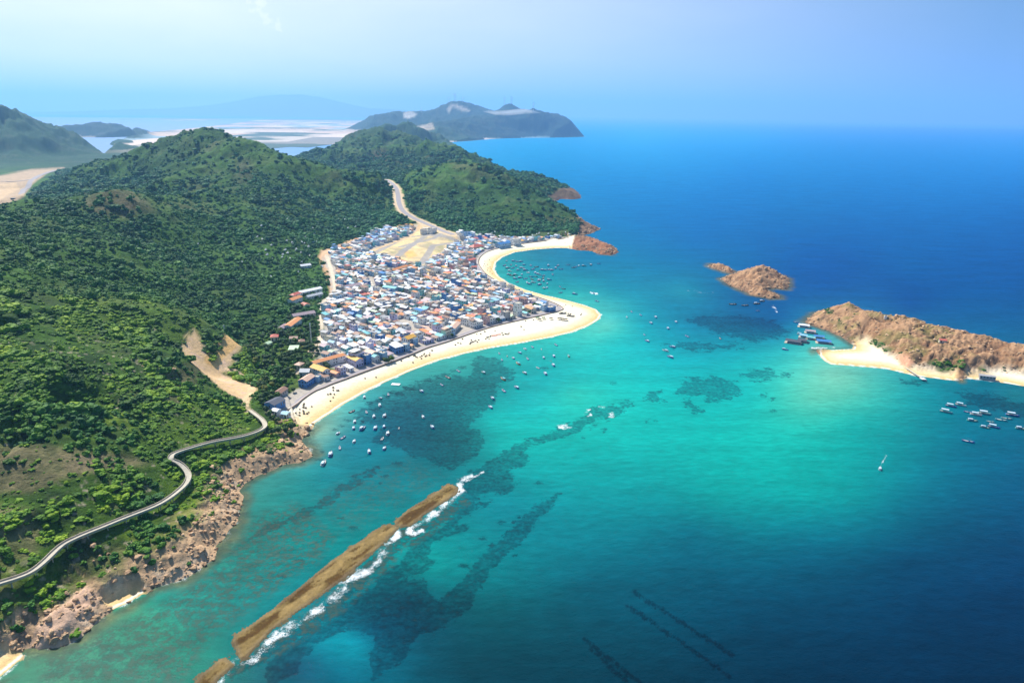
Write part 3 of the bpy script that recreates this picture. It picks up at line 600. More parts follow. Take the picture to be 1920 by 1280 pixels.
# ================================================================ the sea
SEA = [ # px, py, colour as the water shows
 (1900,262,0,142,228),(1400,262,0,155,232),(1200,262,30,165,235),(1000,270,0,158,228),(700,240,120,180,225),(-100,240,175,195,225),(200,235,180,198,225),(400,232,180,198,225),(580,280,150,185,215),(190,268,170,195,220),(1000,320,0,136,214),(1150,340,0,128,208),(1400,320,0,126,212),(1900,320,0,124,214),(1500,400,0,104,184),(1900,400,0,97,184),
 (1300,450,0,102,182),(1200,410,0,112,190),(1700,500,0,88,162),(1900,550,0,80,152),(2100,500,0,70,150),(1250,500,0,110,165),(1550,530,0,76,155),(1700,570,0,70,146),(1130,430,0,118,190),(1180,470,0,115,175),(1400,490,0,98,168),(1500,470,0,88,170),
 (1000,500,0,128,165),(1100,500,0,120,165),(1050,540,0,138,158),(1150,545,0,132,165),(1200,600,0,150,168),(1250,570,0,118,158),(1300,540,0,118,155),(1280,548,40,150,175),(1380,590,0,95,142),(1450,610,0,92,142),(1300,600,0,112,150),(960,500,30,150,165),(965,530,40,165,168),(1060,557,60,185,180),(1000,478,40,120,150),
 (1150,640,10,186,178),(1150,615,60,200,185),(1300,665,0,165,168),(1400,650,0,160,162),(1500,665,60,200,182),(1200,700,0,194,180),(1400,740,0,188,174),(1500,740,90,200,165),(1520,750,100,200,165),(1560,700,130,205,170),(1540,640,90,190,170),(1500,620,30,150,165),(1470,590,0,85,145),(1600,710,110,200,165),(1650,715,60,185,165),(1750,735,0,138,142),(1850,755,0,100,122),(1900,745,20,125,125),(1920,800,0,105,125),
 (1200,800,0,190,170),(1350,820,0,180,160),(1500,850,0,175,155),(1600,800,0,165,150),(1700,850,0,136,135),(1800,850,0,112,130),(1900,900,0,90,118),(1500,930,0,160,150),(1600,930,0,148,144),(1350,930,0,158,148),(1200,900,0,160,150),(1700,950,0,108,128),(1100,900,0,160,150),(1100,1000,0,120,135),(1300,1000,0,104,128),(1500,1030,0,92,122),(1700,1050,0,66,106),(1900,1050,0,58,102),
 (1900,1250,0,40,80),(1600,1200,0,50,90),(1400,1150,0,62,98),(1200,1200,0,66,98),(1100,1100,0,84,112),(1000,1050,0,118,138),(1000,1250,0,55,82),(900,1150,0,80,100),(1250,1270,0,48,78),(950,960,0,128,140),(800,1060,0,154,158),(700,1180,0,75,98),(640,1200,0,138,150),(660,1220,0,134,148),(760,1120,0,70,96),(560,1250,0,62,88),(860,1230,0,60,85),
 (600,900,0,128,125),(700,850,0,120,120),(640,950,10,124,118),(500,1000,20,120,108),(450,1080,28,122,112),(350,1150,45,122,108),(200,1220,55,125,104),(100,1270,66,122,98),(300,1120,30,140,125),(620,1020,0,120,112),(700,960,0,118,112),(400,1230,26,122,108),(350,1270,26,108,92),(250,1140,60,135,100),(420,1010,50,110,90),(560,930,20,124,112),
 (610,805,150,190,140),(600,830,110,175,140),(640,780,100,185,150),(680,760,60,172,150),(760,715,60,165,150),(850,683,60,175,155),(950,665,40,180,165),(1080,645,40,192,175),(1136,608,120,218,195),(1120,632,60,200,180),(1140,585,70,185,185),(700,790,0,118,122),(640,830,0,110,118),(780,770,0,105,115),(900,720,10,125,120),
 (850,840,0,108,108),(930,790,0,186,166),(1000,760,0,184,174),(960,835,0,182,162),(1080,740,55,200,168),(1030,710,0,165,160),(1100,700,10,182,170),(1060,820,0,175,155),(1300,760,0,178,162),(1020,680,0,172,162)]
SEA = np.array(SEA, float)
sg = GX.shape
SPX = np.clip(PX, -150, 2100); SPY = np.clip(PY, 218, 1330)
def rbf2(px, py, P, Vv, sm=30.0):
    py = py * 1.6; q = P.copy(); q[:, 1] *= 1.6
    D = np.sqrt(((q[:, None] - q) ** 2).sum(-1) + 100); n = len(P)
    Mm = np.zeros((n + 1, n + 1)); Mm[:n, :n] = D - np.eye(n) * sm; Mm[n, :n] = 1; Mm[:n, n] = 1
    Wt = np.linalg.solve(Mm, np.vstack([Vv, np.zeros((1, Vv.shape[1]))]))
    out = np.tile(Wt[-1], (px.size, 1)); a = px.ravel(); b = py.ravel()
    for i in range(n): out += np.sqrt((a - q[i, 0]) ** 2 + (b - q[i, 1]) ** 2 + 100)[:, None] * Wt[i]
    return out.reshape(px.shape + (Vv.shape[1],))
swarp = 10 * np.stack([fbm(GX, GY, 120, 4, 101), fbm(GX, GY, 120, 4, 102)], -1)
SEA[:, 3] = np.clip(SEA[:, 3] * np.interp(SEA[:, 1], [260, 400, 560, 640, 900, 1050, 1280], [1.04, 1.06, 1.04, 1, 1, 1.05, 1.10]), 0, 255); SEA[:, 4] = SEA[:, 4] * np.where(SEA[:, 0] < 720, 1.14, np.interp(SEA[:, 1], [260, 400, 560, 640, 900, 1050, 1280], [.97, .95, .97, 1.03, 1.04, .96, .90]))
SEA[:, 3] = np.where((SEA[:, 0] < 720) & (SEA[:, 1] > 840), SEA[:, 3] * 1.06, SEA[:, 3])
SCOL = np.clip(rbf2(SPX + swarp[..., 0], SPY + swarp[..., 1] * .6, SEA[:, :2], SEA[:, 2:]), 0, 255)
RED_FLOOR = 0
SCL = s2l(SCOL) / KLUM
fr_ = sstep(-13, -1, dcr + 3 * n2) * (1 - sandy) * (RR < 1300) * .75; SCL = SCL * (1 - fr_[..., None]) + fr_[..., None] * (c3(.115, .105, .045) * (1 + .6 * n4[..., None] + .5 * n2[..., None])).clip(.01, 1)
def pix_sdf(polys, warp=0, ws=30, seed=110):
    wx = PX + (fbm(GX, GY, ws, 4, seed) * warp if warp else 0); wy = PY + (fbm(GX, GY, ws, 4, seed + 5) * warp * .6 if warp else 0)
    r = np.full(sg, -40.0)
    for p in polys: r = np.maximum(r, sdf_poly(wx, wy, p, 40))
    return r
def cap(line, w):
    """an elongated patch round a line, w half width"""
    P = np.array(line, float); d = np.gradient(P, axis=0); n = np.stack([-d[:, 1], d[:, 0]], 1); n /= np.linalg.norm(n, axis=1)[:, None]
    w = np.broadcast_to(w, len(P))[:, None]; return np.concatenate([P + n * w, (P - n * w)[::-1]])
REEF = [
 [(660,775),(700,748),(730,738),(770,722),(800,712),(850,700),(872,705),(888,690),(880,676),(905,668),(940,678),(962,695),(965,708),(945,718),(935,722),(928,735),(925,755),(900,780),(882,795),(895,806),(908,828),(902,842),(885,862),(860,878),(830,872),(800,862),(770,850),(745,838),(700,830),(715,800)],
 [(1265,724),(1282,713),(1320,709),(1350,708),(1372,716),(1388,726),(1388,738),(1368,742),(1352,752),(1330,750),(1318,742),(1300,744),(1282,742),(1266,734)],
 [(1270,750),(1292,749),(1300,760),(1322,768),(1318,776),(1298,772),(1286,762)],
 [(1330,735),(1392,730),(1390,742),(1358,752)],
 [(1389,702),(1405,695),(1425,692),(1440,688),(1456,696),(1462,706),(1445,716),(1425,713),(1405,709)],[(1463,697),(1484,700),(1488,706),(1470,706)],[(1425,740),(1438,740),(1447,746),(1436,749)],
 [(1163,755),(1180,750),(1192,757),(1182,765),(1168,761)],[(1200,745),(1215,738),(1228,742),(1244,752),(1225,754),(1204,750)],[(1218,738),(1240,733),(1243,737),(1222,741)],
 [(1208,786),(1218,788),(1214,792)],[(1134,806),(1142,808),(1138,812)],[(1105,795),(1120,792),(1118,798),(1106,800)],[(1086,820),(1094,822),(1090,827)],
 # submerged ridge beyond the breakwater reef
 [(865,900),(905,872),(935,855),(960,842),(985,828),(1020,815),(1052,798),(1078,786),(1108,770),(1140,758),(1168,760),(1178,768),(1150,782),(1115,790),(1098,800),(1080,812),(1050,820),(1022,830),(985,842),(990,870),(960,880),(972,900),(950,925),(920,925),(895,930),(880,940),(862,938)],
 [(700,1085),(745,1055),(770,1010),(830,985),(862,940),(900,915),(905,930),(880,950),(925,938),(918,948),(890,958),(850,990),(880,980),(868,998),(820,1010),(800,1040),(818,1055),(790,1075),(745,1085),(720,1105)],
 # long dark band
 [(1050,925),(1035,950),(1012,968),(990,1000),(975,1020),(950,1040),(905,1090),(880,1140),(830,1180),(780,1185),(820,1130),(870,1080),(900,1040),(930,1010),(975,975),(1010,945)],
 [(500,1240),(560,1190),(640,1125),(720,1085),(790,1085),(820,1140),(780,1190),(760,1240),(700,1280),(690,1230),(700,1190),(640,1180),(590,1210),(560,1260),(500,1290)],
 cap([(590,955),(625,930),(660,905),(712,880)],[7,9,9,3]), cap([(460,1010),(520,985),(560,965),(592,953)],[4,7,8,7]),
 cap([(430,1262),(500,1222),(560,1182),(620,1135),(670,1090),(715,1048),(750,1012),(800,985),(850,955),(882,918)],[12,13,13,13,12,12,14,10,10,8]),
 # weed beds off the islands
 [(1290,598),(1340,590),(1400,592),(1460,605),(1485,622),(1460,632),(1410,640),(1370,632),(1330,622)],
 [(1240,645),(1300,640),(1380,648),(1400,654),(1300,656)],
 [(1790,735),(1850,738),(1920,752),(1960,790),(1880,775),(1820,758)],[(1690,712),(1720,712),(1740,718),(1700,718)],
]
DOTS = []
for (x, y, a) in ((650,788,5),(668,783,4),(676,792,5),(690,757,5),(702,768,7),(712,752,4),(724,744,5),(735,735,4),(748,738,6),(762,726,5),(772,729,6),(783,721,4),(801,713,6),(818,706,5),(834,702,6),(850,694,4),(866,689,5),(640,799,4),(630,806,4),(604,846,4),(598,862,5),(880,884,5),(745,868,7),(722,892,5),(712,905,4),(660,990,7),(640,970,5),(682,1012,6),(560,1050,7),(530,1080,6),(965,1040,4),(1020,690,5),(1150,718,4),(1010,905,5),(940,978,6),(975,968,5),(905,1010,5),(868,1060,7),(1450,770,5),(1230,790,3)):
    DOTS.append([(x - a * 1.5, y), (x - a * .3, y - a * .5), (x + a * 1.2, y - a * .3), (x + a * 1.5, y + a * .3), (x, y + a * .6)])
for (x0, y0, x1, y1, n) in ((1190,1110,1382,1232,34),(1178,1136,1372,1268,34),(1095,1198,1215,1290,26),(1110,1215,1190,1290,16)):   # shellfish lines below the surface
    for k in range(n):
        t = (k + random.uniform(-.3, .3)) / n; x = x0 + (x1 - x0) * t; y = y0 + (y1 - y0) * t + random.uniform(-2, 2); a = random.uniform(4.0, 6.5)
        DOTS.append([(x - a, y), (x, y - a * .7), (x + a, y + 1), (x, y + a)])
reef = pix_sdf(REEF, 9, 26); dots = pix_sdf(DOTS, 3, 9)
mott = np.clip(pix_sdf([[(60,1230),(180,1170),(300,1120),(390,1060),(440,1000),(470,960),(560,930),(640,1000),(600,1060),(480,1150),(400,1210),(340,1290),(60,1290)]], 10, 40) / 22, 0, 1)
mott = np.maximum(mott, .45 * np.clip(pix_sdf([[(560,930),(650,880),(760,850),(860,890),(760,960),(640,1020)]], 10, 40) / 25, 0, 1))
mott = np.maximum(mott, .95 * sstep(-6, 6, pix_sdf([cap([(380,1290),(440,1245),(500,1215),(580,1165),(640,1120),(700,1065),(745,1015),(800,985),(865,925)], 22)], 8, 14)))
mott = np.maximum(mott, .9 * sstep(-12, -1, dc) * (1 - sandy) * (RR < 1200))
foam = np.zeros(sg)
def foam_line(line, w, amt=1.0, warp=3.0):
    global foam
    d, _ = dist_line(PX + fbm(GX, GY, 9, 3, 130) * warp, PY + fbm(GX, GY, 9, 3, 131) * warp, line, 40)
    foam = np.maximum(foam, amt * (1 - d / w).clip(0, 1))
foam_line([(862,905),(866,920),(845,940),(815,962),(790,980),(770,990)], 9, .85, 6)
foam_line([(745,1000),(725,1020),(710,1048),(685,1068),(655,1090),(635,1112),(600,1140),(570,1162),(530,1190),(500,1210),(480,1232)], 13, .88, 7)
foam_line([(480,1232),(455,1240),(440,1250),(415,1272),(400,1290)], 12, .85, 7)
foam_line([(768,995),(785,1000),(795,995)], 9, 1.0, 6)
foam_line([(640,1095),(655,1085),(672,1070)], 9, .9); foam_line([(868,900),(885,893)], 6, .8); foam_line([(875,902),(905,885)], 3.5, .7)
for q in ((1056,796,7,5),(1064,800,4,3),(1099,771,6,4),(1106,778,4,2),(1132,763,5,3),(1148,778,5,2.5)): foam_line([(q[0]-q[2], q[1]+1),(q[0]+q[2], q[1]-1)], q[3] + 1, .72, 7)
foam = np.maximum(foam, .62 * sstep(-2.6, -.6, dc) * sstep(1.5, -.3, dc) * sandy)
foam = np.maximum(foam, .5 * sstep(-4.5, -.5, dcr) * (1 - sandy) * (RR < 2600) * (.5 + n2))
foam = np.maximum(foam, .75 * sstep(-26, -4, dc) * (RR > 6500) * (GX > -1500) * (PX > 820))
foam_line([(1522,652),(1545,652),(1566,651)], 2.2, 1.0, .5); foam_line([(1450,575),(1457,583)], 3.5, .8, 3)
foam_line([(1652,872),(1660,858),(1663,850)], 2.0, .5, 2); foam_line([(1107,548),(1120,551)], 1.8, .9, .6); foam_line([(1290,545),(1340,549)], 2.2, .35, 5)
sandbank = np.zeros(sg)
def mat_sea():
    t = NT('sea_water'); c = t.attr('col'); rf = t.attr('reef', True); mo = t.attr('mott', True); fo = t.attr('foam', True)
    n8 = t.noise(.10, 6, .6); n3 = t.noise(.32, 5, .6); n1 = t.noise(1.1, 3, .6)
    # reef and weed seen through the water
    e = t.math('ADD', rf, t.lin(n3, .3, .7, -3.2, 3.2)); e = t.math('ADD', e, t.math('ADD', t.lin(n1, .3, .7, -1.6, 1.6), t.lin(n8, .3, .7, -6.5, 6.5)))
    rm = t.math('MULTIPLY', t.step(e, -1.6, 2.2), t.math('MULTIPLY', t.lin(n8, .35, .62, .66, 1.0), t.lin(n3, .32, .62, .34, 1.1)))
    dark = t.mix(1.0, c, (.26, .40, .47), 'MULTIPLY'); dark = t.mix(t.step(n3, .54, .75, 0, .22), dark, (.035, .065, .035))
    c = t.mix(rm, c, dark)
    dd = t.math('ADD', t.attr('dots', True), t.math('ADD', t.lin(n1, .3, .7, -1.8, 1.8), t.lin(n3, .3, .7, -1.6, 1.6)))
    c = t.mix(t.step(dd, -1.4, 1.4, 0, .78), c, t.mix(1.0, c, (.22, .34, .40), 'MULTIPLY'))
    c = t.mix(t.math('MULTIPLY', mo, t.step(t.math('ADD', t.math('MULTIPLY', n3, .6), t.math('MULTIPLY', n8, .5)), .50, .40, 0, .5)), c, t.mix(1.0, c, (2.2, 1.45, 1.25), 'MULTIPLY'))
    mm = t.math('MULTIPLY', mo, t.step(t.math('ADD', t.math('MULTIPLY', n8, .5), t.math('ADD', t.math('MULTIPLY', n3, .6), t.math('MULTIPLY', n1, .25))), .60, .74, 0, .72))
    c = t.mix(mm, c, t.mix(t.step(n3, .38, .62), (.020, .070, .058), (.058, .085, .062)))
    c = t.mix(t.math('MULTIPLY', mo, t.step(n1, .60, .72, 0, .45)), c, (.012, .045, .035))
    # wind streaks
    st = t.noise(.012, 6, .62, sc=(1, 3.2, 1)); st2 = t.noise(.09, 4, .6, sc=(1, 2.4, 1))
    c = t.n('ShaderNodeVectorMath', {0: c, 'Scale': t.math('MULTIPLY', t.lin(st, .3, .7, .85, 1.15), t.lin(st2, .3, .7, .87, 1.13))}, operation='SCALE').outputs[0]
    fn = t.math('ADD', t.math('ADD', t.math('MULTIPLY', fo, .62), t.lin(t.noise(.045, 3, .5), .35, .65, -.30, .12)), t.math('ADD', t.lin(t.noise(.13, 7, .72), .3, .7, -.50, .50), t.lin(t.noise(1.3, 4, .65), .3, .7, -.28, .28)))
    fm = t.math('MULTIPLY', t.step(fn, .12, .72), t.step(fo, .02, .5))
    c = t.mix(t.math('MULTIPLY', fm, .86), c, (.82, .85, .86))
    wv = t.n('ShaderNodeNewGeometry').outputs['Position']
    b1 = t.noise(.11, 3, .5, sc=(1, 1.7, 1)); b2 = t.noise(.55, 4, .6, sc=(1, 1.5, 1)); b3 = t.noise(2.6, 3, .6)
    h = t.math('ADD', t.math('MULTIPLY', b1, 2.6), t.math('ADD', t.math('MULTIPLY', b2, 1.15), t.math('MULTIPLY', b3, .42)))
    sp = t.step(t.noise(1.5, 2, .5), .60, .72); hg = t.math('ADD', t.math('MULTIPLY', h, .12), t.math('MULTIPLY', sp, .16))
    nrm = t.n('ShaderNodeBump', {'Height': hg, 'Strength': 1.0, 'Distance': 1.0}).outputs[0]
    # mirror reflection scaled down and capped so the sky barely shows in the water
    df = t.n('ShaderNodeBsdfDiffuse', {'Color': c, 'Normal': t.n('ShaderNodeBump', {'Height': h, 'Strength': .45, 'Distance': 1.0}).outputs[0]})
    gl = t.n('ShaderNodeBsdfGlossy', {'Color': (1, 1, 1, 1), 'Roughness': .03, 'Normal': nrm})
    fr = t.n('ShaderNodeFresnel', {'IOR': 1.333, 'Normal': nrm}).outputs[0]
    fr = t.math('MULTIPLY', t.math('MINIMUM', t.math('MULTIPLY', fr, .30), .035), t.lin(fm, 0, 1, 1, 0))
    p = t.n('ShaderNodeMixShader', {0: fr, 1: df.outputs[0], 2: gl.outputs[0]})
    t.n('ShaderNodeOutputMaterial', {'Surface': p.outputs[0]}); return t.mat
M_SEA = mat_sea()
keep = (Z < 1.6)
q = keep[:-1, :-1] | keep[1:, :-1] | keep[:-1, 1:] | keep[1:, 1:]
Fq = np.stack([idx[:-1, :-1][q], idx[:-1, 1:][q], idx[1:, 1:][q], idx[1:, :-1][q]], 1)
used = np.zeros(NR * NC, bool); used[Fq.ravel()] = True; mp = np.cumsum(used) - 1
V = [np.stack([GX.ravel()[used], GY.ravel()[used], np.zeros(used.sum())], 1)]; FQ = [mp[Fq]]; nv = int(used.sum())
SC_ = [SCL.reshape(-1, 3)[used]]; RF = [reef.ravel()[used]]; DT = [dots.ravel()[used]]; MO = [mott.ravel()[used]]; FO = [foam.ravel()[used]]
deep = s2l([0, 45, 85]) / KLUM; farc = SCL[-1, NC // 2 + 200]
def ringfan(r0s, ths, colr):
    """coarse outer water joined edge to edge with the fine sheet"""
    global nv
    T, Q = np.meshgrid(ths, r0s); n = T.size
    V.append(np.stack([(np.sin(T) * Q).ravel(), (np.cos(T) * Q).ravel(), np.zeros(n)], 1))
    ii = np.arange(n).reshape(T.shape) + nv
    FQ.append(np.stack([ii[:-1, :-1].ravel(), ii[:-1, 1:].ravel(), ii[1:, 1:].ravel(), ii[1:, :-1].ravel()], 1))
    SC_.append(np.tile(colr, (n, 1))); RF.append(np.full(n, -40.)); DT.append(np.full(n, -40.)); MO.append(np.zeros(n)); FO.append(np.zeros(n)); nv += n
ringfan([rr[-1], 45000, 70000, 110000], np.linspace(th[0], th[-1], 90), farc)
ringfan([1.0, 60, 140, 215.0], np.linspace(th[0], th[-1], 90), deep)
ringfan([1.0, 100, 400, 1500, 6000, 25000, 110000], np.linspace(th[-1], 2 * math.pi + th[0], 90), deep * 1.1)
o_sea = mesh_np('sea', np.concatenate(V), np.concatenate(FQ), M_SEA, smooth=True)
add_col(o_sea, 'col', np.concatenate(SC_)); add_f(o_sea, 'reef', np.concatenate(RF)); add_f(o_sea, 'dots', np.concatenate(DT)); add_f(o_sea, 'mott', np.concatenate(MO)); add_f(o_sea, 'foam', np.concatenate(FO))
o_sea['kind'] = 'structure'
# ================================================================ reef flats that stand out of the water
def reef_sheet(name, poly, h, label):
    P = np.array([at_z(a, b, 0)[:2] for a, b in poly])
    s = sdf_poly(GX, GY, P, 12) + fbm(GX, GY, 6, 5, 140, .62) * 1.3 - .4
    kp = s > -2.5
    ax = P[len(P) // 2] - P[0]; ax = ax / np.linalg.norm(ax); al = GX * ax[0] + GY * ax[1]; ac = -GX * ax[1] + GY * ax[0]
    g1 = fbm(al * .22, ac, 5, 5, 141, .6); g2 = fbm(al * .5, ac, 2.2, 4, 142, .6)
    zz = np.where(s > 0, np.minimum(s * .5, h) + .10 * g1 * sstep(0, 3, s) + .07 * g2, s * .5)
    cc = mixc(np.broadcast_to(c3(.19, .13, .042), GX.shape + (3,)).copy(), sstep(-.2, .35, g1), c3(.27, .185, .068)); cc = mixc(cc, sstep(.02, .3, -g1 + .3 * g2), c3(.085, .045, .010)); cc = mixc(cc, sstep(3.5, 1.2, s) * .6, c3(.20, .15, .085)); cc = mixc(cc, sstep(1.0, .1, s), c3(.12, .10, .05))
    pits = sstep(.18, .34, fbm(al * .35, ac, 3.0, 4, 143, .6)) * sstep(2.5, 4, s); cc = mixc(cc, pits * .85, c3(.085, .05, .012)); zz = zz - pits * .25
    q = kp[:-1, :-1] & kp[1:, :-1] & kp[:-1, 1:] & kp[1:, 1:]
    Fq = np.stack([idx[:-1, :-1][q], idx[:-1, 1:][q], idx[1:, 1:][q], idx[1:, :-1][q]], 1)
    u = np.zeros(NR * NC, bool); u[Fq.ravel()] = True; mp = np.cumsum(u) - 1
    o = mesh_np(name, np.stack([GX.ravel()[u], GY.ravel()[u], zz.ravel()[u]], 1), mp[Fq], M_GROUND, smooth=True)
    add_col(o, 'col', np.clip(cc.reshape(-1, 3)[u] * (1 + .25 * g2.ravel()[u][:, None]), .01, .9))
    tag(o, label, 'reef', 'flat brown reefs breaking the surface')
reef_sheet('rock_reef', [(428,1203),(436,1190),(460,1174),(500,1146),(530,1122),(560,1098),(590,1073),(620,1049),(650,1028),(680,1007),(700,992),(718,983),(738,981),(752,988),(742,1000),(722,1018),(700,1040),(675,1062),(650,1084),(620,1106),(590,1128),(565,1146),(540,1162),(515,1180),(500,1196),(480,1216),(465,1238),(450,1240),(436,1226)], .42, 'longest flat brown reef with dark pits and surf along its seaward edge')
reef_sheet('rock_reef', [(736,988),(738,976),(760,956),(780,943),(800,931),(820,919),(838,905),(850,908),(862,915),(860,925),(845,936),(820,951),(800,965),(782,980),(768,990),(752,990)], .42, 'shorter brown reef slab ending where the submerged weedy ridge begins')
reef_sheet('rock_reef', [(340,1300),(358,1280),(375,1262),(395,1246),(412,1232),(425,1228),(434,1236),(446,1246),(432,1258),(415,1272),(400,1300)], .4, 'brown reef stub with a foaming gap between it and the longest reef')

# ================================================================ bushes, wood and boulders (uncounted masses)
def ico(sub):
    import bmesh
    bm = bmesh.new(); bmesh.ops.create_icosphere(bm, subdivisions=sub, radius=1.0)
    V = np.array([v.co[:] for v in bm.verts]); Fi = np.array([[v.index for v in f.verts] for f in bm.faces]); bm.free(); return V, Fi
ICO2 = ico(2); ICO1 = ico(1); ICO3 = ico(3)
def n3d(P, f, s): return (vnoise(P[:, 0] * f + P[:, 2] * 1.7 * f, P[:, 1] * f - P[:, 2] * 1.3 * f, s) + vnoise(P[:, 1] * f + 5, P[:, 2] * f, s + 3)) * .5
def lumpy(seed, leaves=130, flat=.75, sub=ICO2, amp=.42, base=-.25):
    V, Fi = sub; V = V * (1 + amp * n3d(V, 1.9, seed) + amp * .6 * n3d(V, 4.3, seed + 1))[:, None]
    V = V * np.array([1, 1, flat]); V[:, 2] = np.maximum(V[:, 2], base)
    r = np.random.default_rng(seed); vs = [V]; fs = [Fi]; n = len(V)
    c = V[Fi[r.integers(0, len(Fi), leaves)]].mean(1) * r.uniform(.96, 1.16, (leaves, 1)); c = c[c[:, 2] > base + .05]
    k = len(c); d = r.normal(size=(k, 3, 3)) * .11; T = (c[:, None] + d).reshape(-1, 3)
    vs.append(T); fs.append(np.arange(3 * k).reshape(-1, 3) + n)
    return np.concatenate(vs), np.concatenate(fs)
def mat_leaf(name, a, b, c, far=(.014, .098, .034), rnd=True):
    t = NT(name); pos = t.n('ShaderNodeNewGeometry').outputs['Position']
    g = t.noise(.012, 5, .6, vec=pos); g2 = t.noise(.07, 3, .6, vec=pos); fine = t.noise(1.3, 3, .6, vec=pos)
    rv = t.n('ShaderNodeObjectInfo').outputs['Random']
    f = t.math('ADD', t.lin(g, .35, .65, -.1, .6), t.lin(g2, .35, .65, -.2, .3)); f = t.math('ADD', f, t.lin(rv, 0, 1, -.15, .35))
    col = t.mix(t.lin(f, 0, .5), a, b); col = t.mix(t.lin(f, .45, 1.0), col, c)
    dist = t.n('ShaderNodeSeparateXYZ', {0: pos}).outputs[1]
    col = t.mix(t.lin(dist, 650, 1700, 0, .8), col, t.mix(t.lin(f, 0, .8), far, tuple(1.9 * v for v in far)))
    col = t.n('ShaderNodeVectorMath', {0: col, 'Scale': t.lin(fine, .3, .7, .7, 1.3)}, operation='SCALE').outputs[0]
    return t.out(col, .75, **{'Specular IOR Level': .25})
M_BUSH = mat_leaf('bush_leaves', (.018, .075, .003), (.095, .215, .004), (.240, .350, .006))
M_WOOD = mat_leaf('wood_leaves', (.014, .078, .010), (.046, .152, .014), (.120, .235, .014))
M_BARK = simple('bark', (.16, .11, .07), .9)
def mat_rock(name, a, b, c):
    t = NT(name); n = t.noise(.25, 6, .65); n_2 = t.noise(1.2, 4, .6); rv = t.n('ShaderNodeObjectInfo').outputs['Random']
    col = t.mix(t.step(n, .35, .65), a, b); col = t.mix(t.step(n_2, .52, .7, 0, .8), col, c)
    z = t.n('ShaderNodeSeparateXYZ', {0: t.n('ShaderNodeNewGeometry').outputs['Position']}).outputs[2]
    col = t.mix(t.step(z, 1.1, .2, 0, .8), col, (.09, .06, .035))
    col = t.n('ShaderNodeVectorMath', {0: col, 'Scale': t.lin(rv, 0, 1, .75, 1.2)}, operation='SCALE').outputs[0]
    return t.out(col, .88, bump=t.math('ADD', n, n_2), bstr=.6, bdist=.5, **{'Specular IOR Level': .15})
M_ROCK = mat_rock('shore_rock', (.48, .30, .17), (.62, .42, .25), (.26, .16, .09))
def scatter(name, protos, P, S, A, mats, label, collname):
    """one object holding a point per plant or stone; geometry nodes set a random model on each"""
    pc = bpy.data.collections.new(collname)
    for i, (V, Fi) in enumerate(protos):
        o = mesh_np(collname, V, Fi, mats, link=False, smooth=False); pc.objects.link(o)
    me = bpy.data.meshes.new(name); me.vertices.add(len(P)); me.vertices.foreach_set('co', np.asarray(P, np.float32).ravel())
    for nm, v in (('size', S), ('turn', A)):
        a = me.attributes.new(nm, 'FLOAT', 'POINT'); a.data.foreach_set('value', np.asarray(v, np.float32))
    o = bpy.data.objects.new(name, me); COL.objects.link(o)
    ng = bpy.data.node_groups.new(name + '_nodes', 'GeometryNodeTree')
    ng.interface.new_socket('Geometry', in_out='INPUT', socket_type='NodeSocketGeometry'); ng.interface.new_socket('Geometry', in_out='OUTPUT', socket_type='NodeSocketGeometry')
    N = ng.nodes.new; L = ng.links.new
    gi = N('NodeGroupInput'); go = N('NodeGroupOutput'); ip = N('GeometryNodeInstanceOnPoints'); ci = N('GeometryNodeCollectionInfo')
    ci.inputs['Collection'].default_value = pc; ci.inputs['Separate Children'].default_value = True; ci.inputs['Reset Children'].default_value = True
    L(gi.outputs[0], ip.inputs['Points']); L(ci.outputs[0], ip.inputs['Instance']); ip.inputs['Pick Instance'].default_value = True
    ri = N('FunctionNodeRandomValue'); ri.data_type = 'INT'; ri.inputs['Min'].default_value = 0; ri.inputs['Max'].default_value = len(protos) - 1; L(ri.outputs[2], ip.inputs['Instance Index'])
    ns = N('GeometryNodeInputNamedAttribute'); ns.data_type = 'FLOAT'; ns.inputs[0].default_value = 'size'; L(ns.outputs[0], ip.inputs['Scale'])
    na = N('GeometryNodeInputNamedAttribute'); na.data_type = 'FLOAT'; na.inputs[0].default_value = 'turn'; cb = N('ShaderNodeCombineXYZ'); L(na.outputs[0], cb.inputs[2]); L(cb.outputs[0], ip.inputs['Rotation'])
    L(ip.outputs[0], go.inputs[0])
    md = o.modifiers.new('scatter', 'NODES'); md.node_group = ng
    tag(o, label, kind='stuff'); return o
dlr = np.gradient(np.log(rr))[:, None]; dth = np.gradient(th)[None, :]
AREA = RR * RR * dlr * dth
def sample(wgt, spacing, jit=1.0):
    lam = np.clip(AREA / spacing ** 2 * wgt, 0, 3); k = RNG.poisson(lam); i, j = np.nonzero(k)
    i = np.repeat(i, k[i, j]); j = np.repeat(j, np.diff(np.append(0, np.cumsum(k[k > 0])))) if False else np.repeat(j, k[np.nonzero(k)])
    t = TH[i, j] + (RNG.random(len(i)) - .5) * np.gradient(th)[j]; r = RR[i, j] * (1 + (RNG.random(len(i)) - .5) * np.gradient(np.log(rr))[i])
    return np.sin(t) * r, np.cos(t) * r, r
vis = (np.abs(VX - 960) < 1100) & (VY < 1420)
clump = .22 + .95 * sstep(-.2, .2, fbm(GX, GY, 26, 5, 150))
cl2 = .5 + .5 * sstep(-.22, .30, fbm(GX, GY, 110, 5, 151))
clump = clump * (1 - sstep(650, 900, RR)) + cl2 * sstep(650, 900, RR)
clump = clump * (1 - .9 * sstep(-10, 20, sdf_poly(VX, VY, [(790, 325), (850, 300), (960, 306), (1100, 410), (1060, 425), (900, 410), (820, 380)], 40)) * (RR > 1300)) * (1 - .85 * sstep(60, 110, Z) * (RR > 1350)) * (1 - .8 * pm([(130, 390), (180, 350), (250, 350), (290, 395), (210, 415)], 10, 900, 1400))
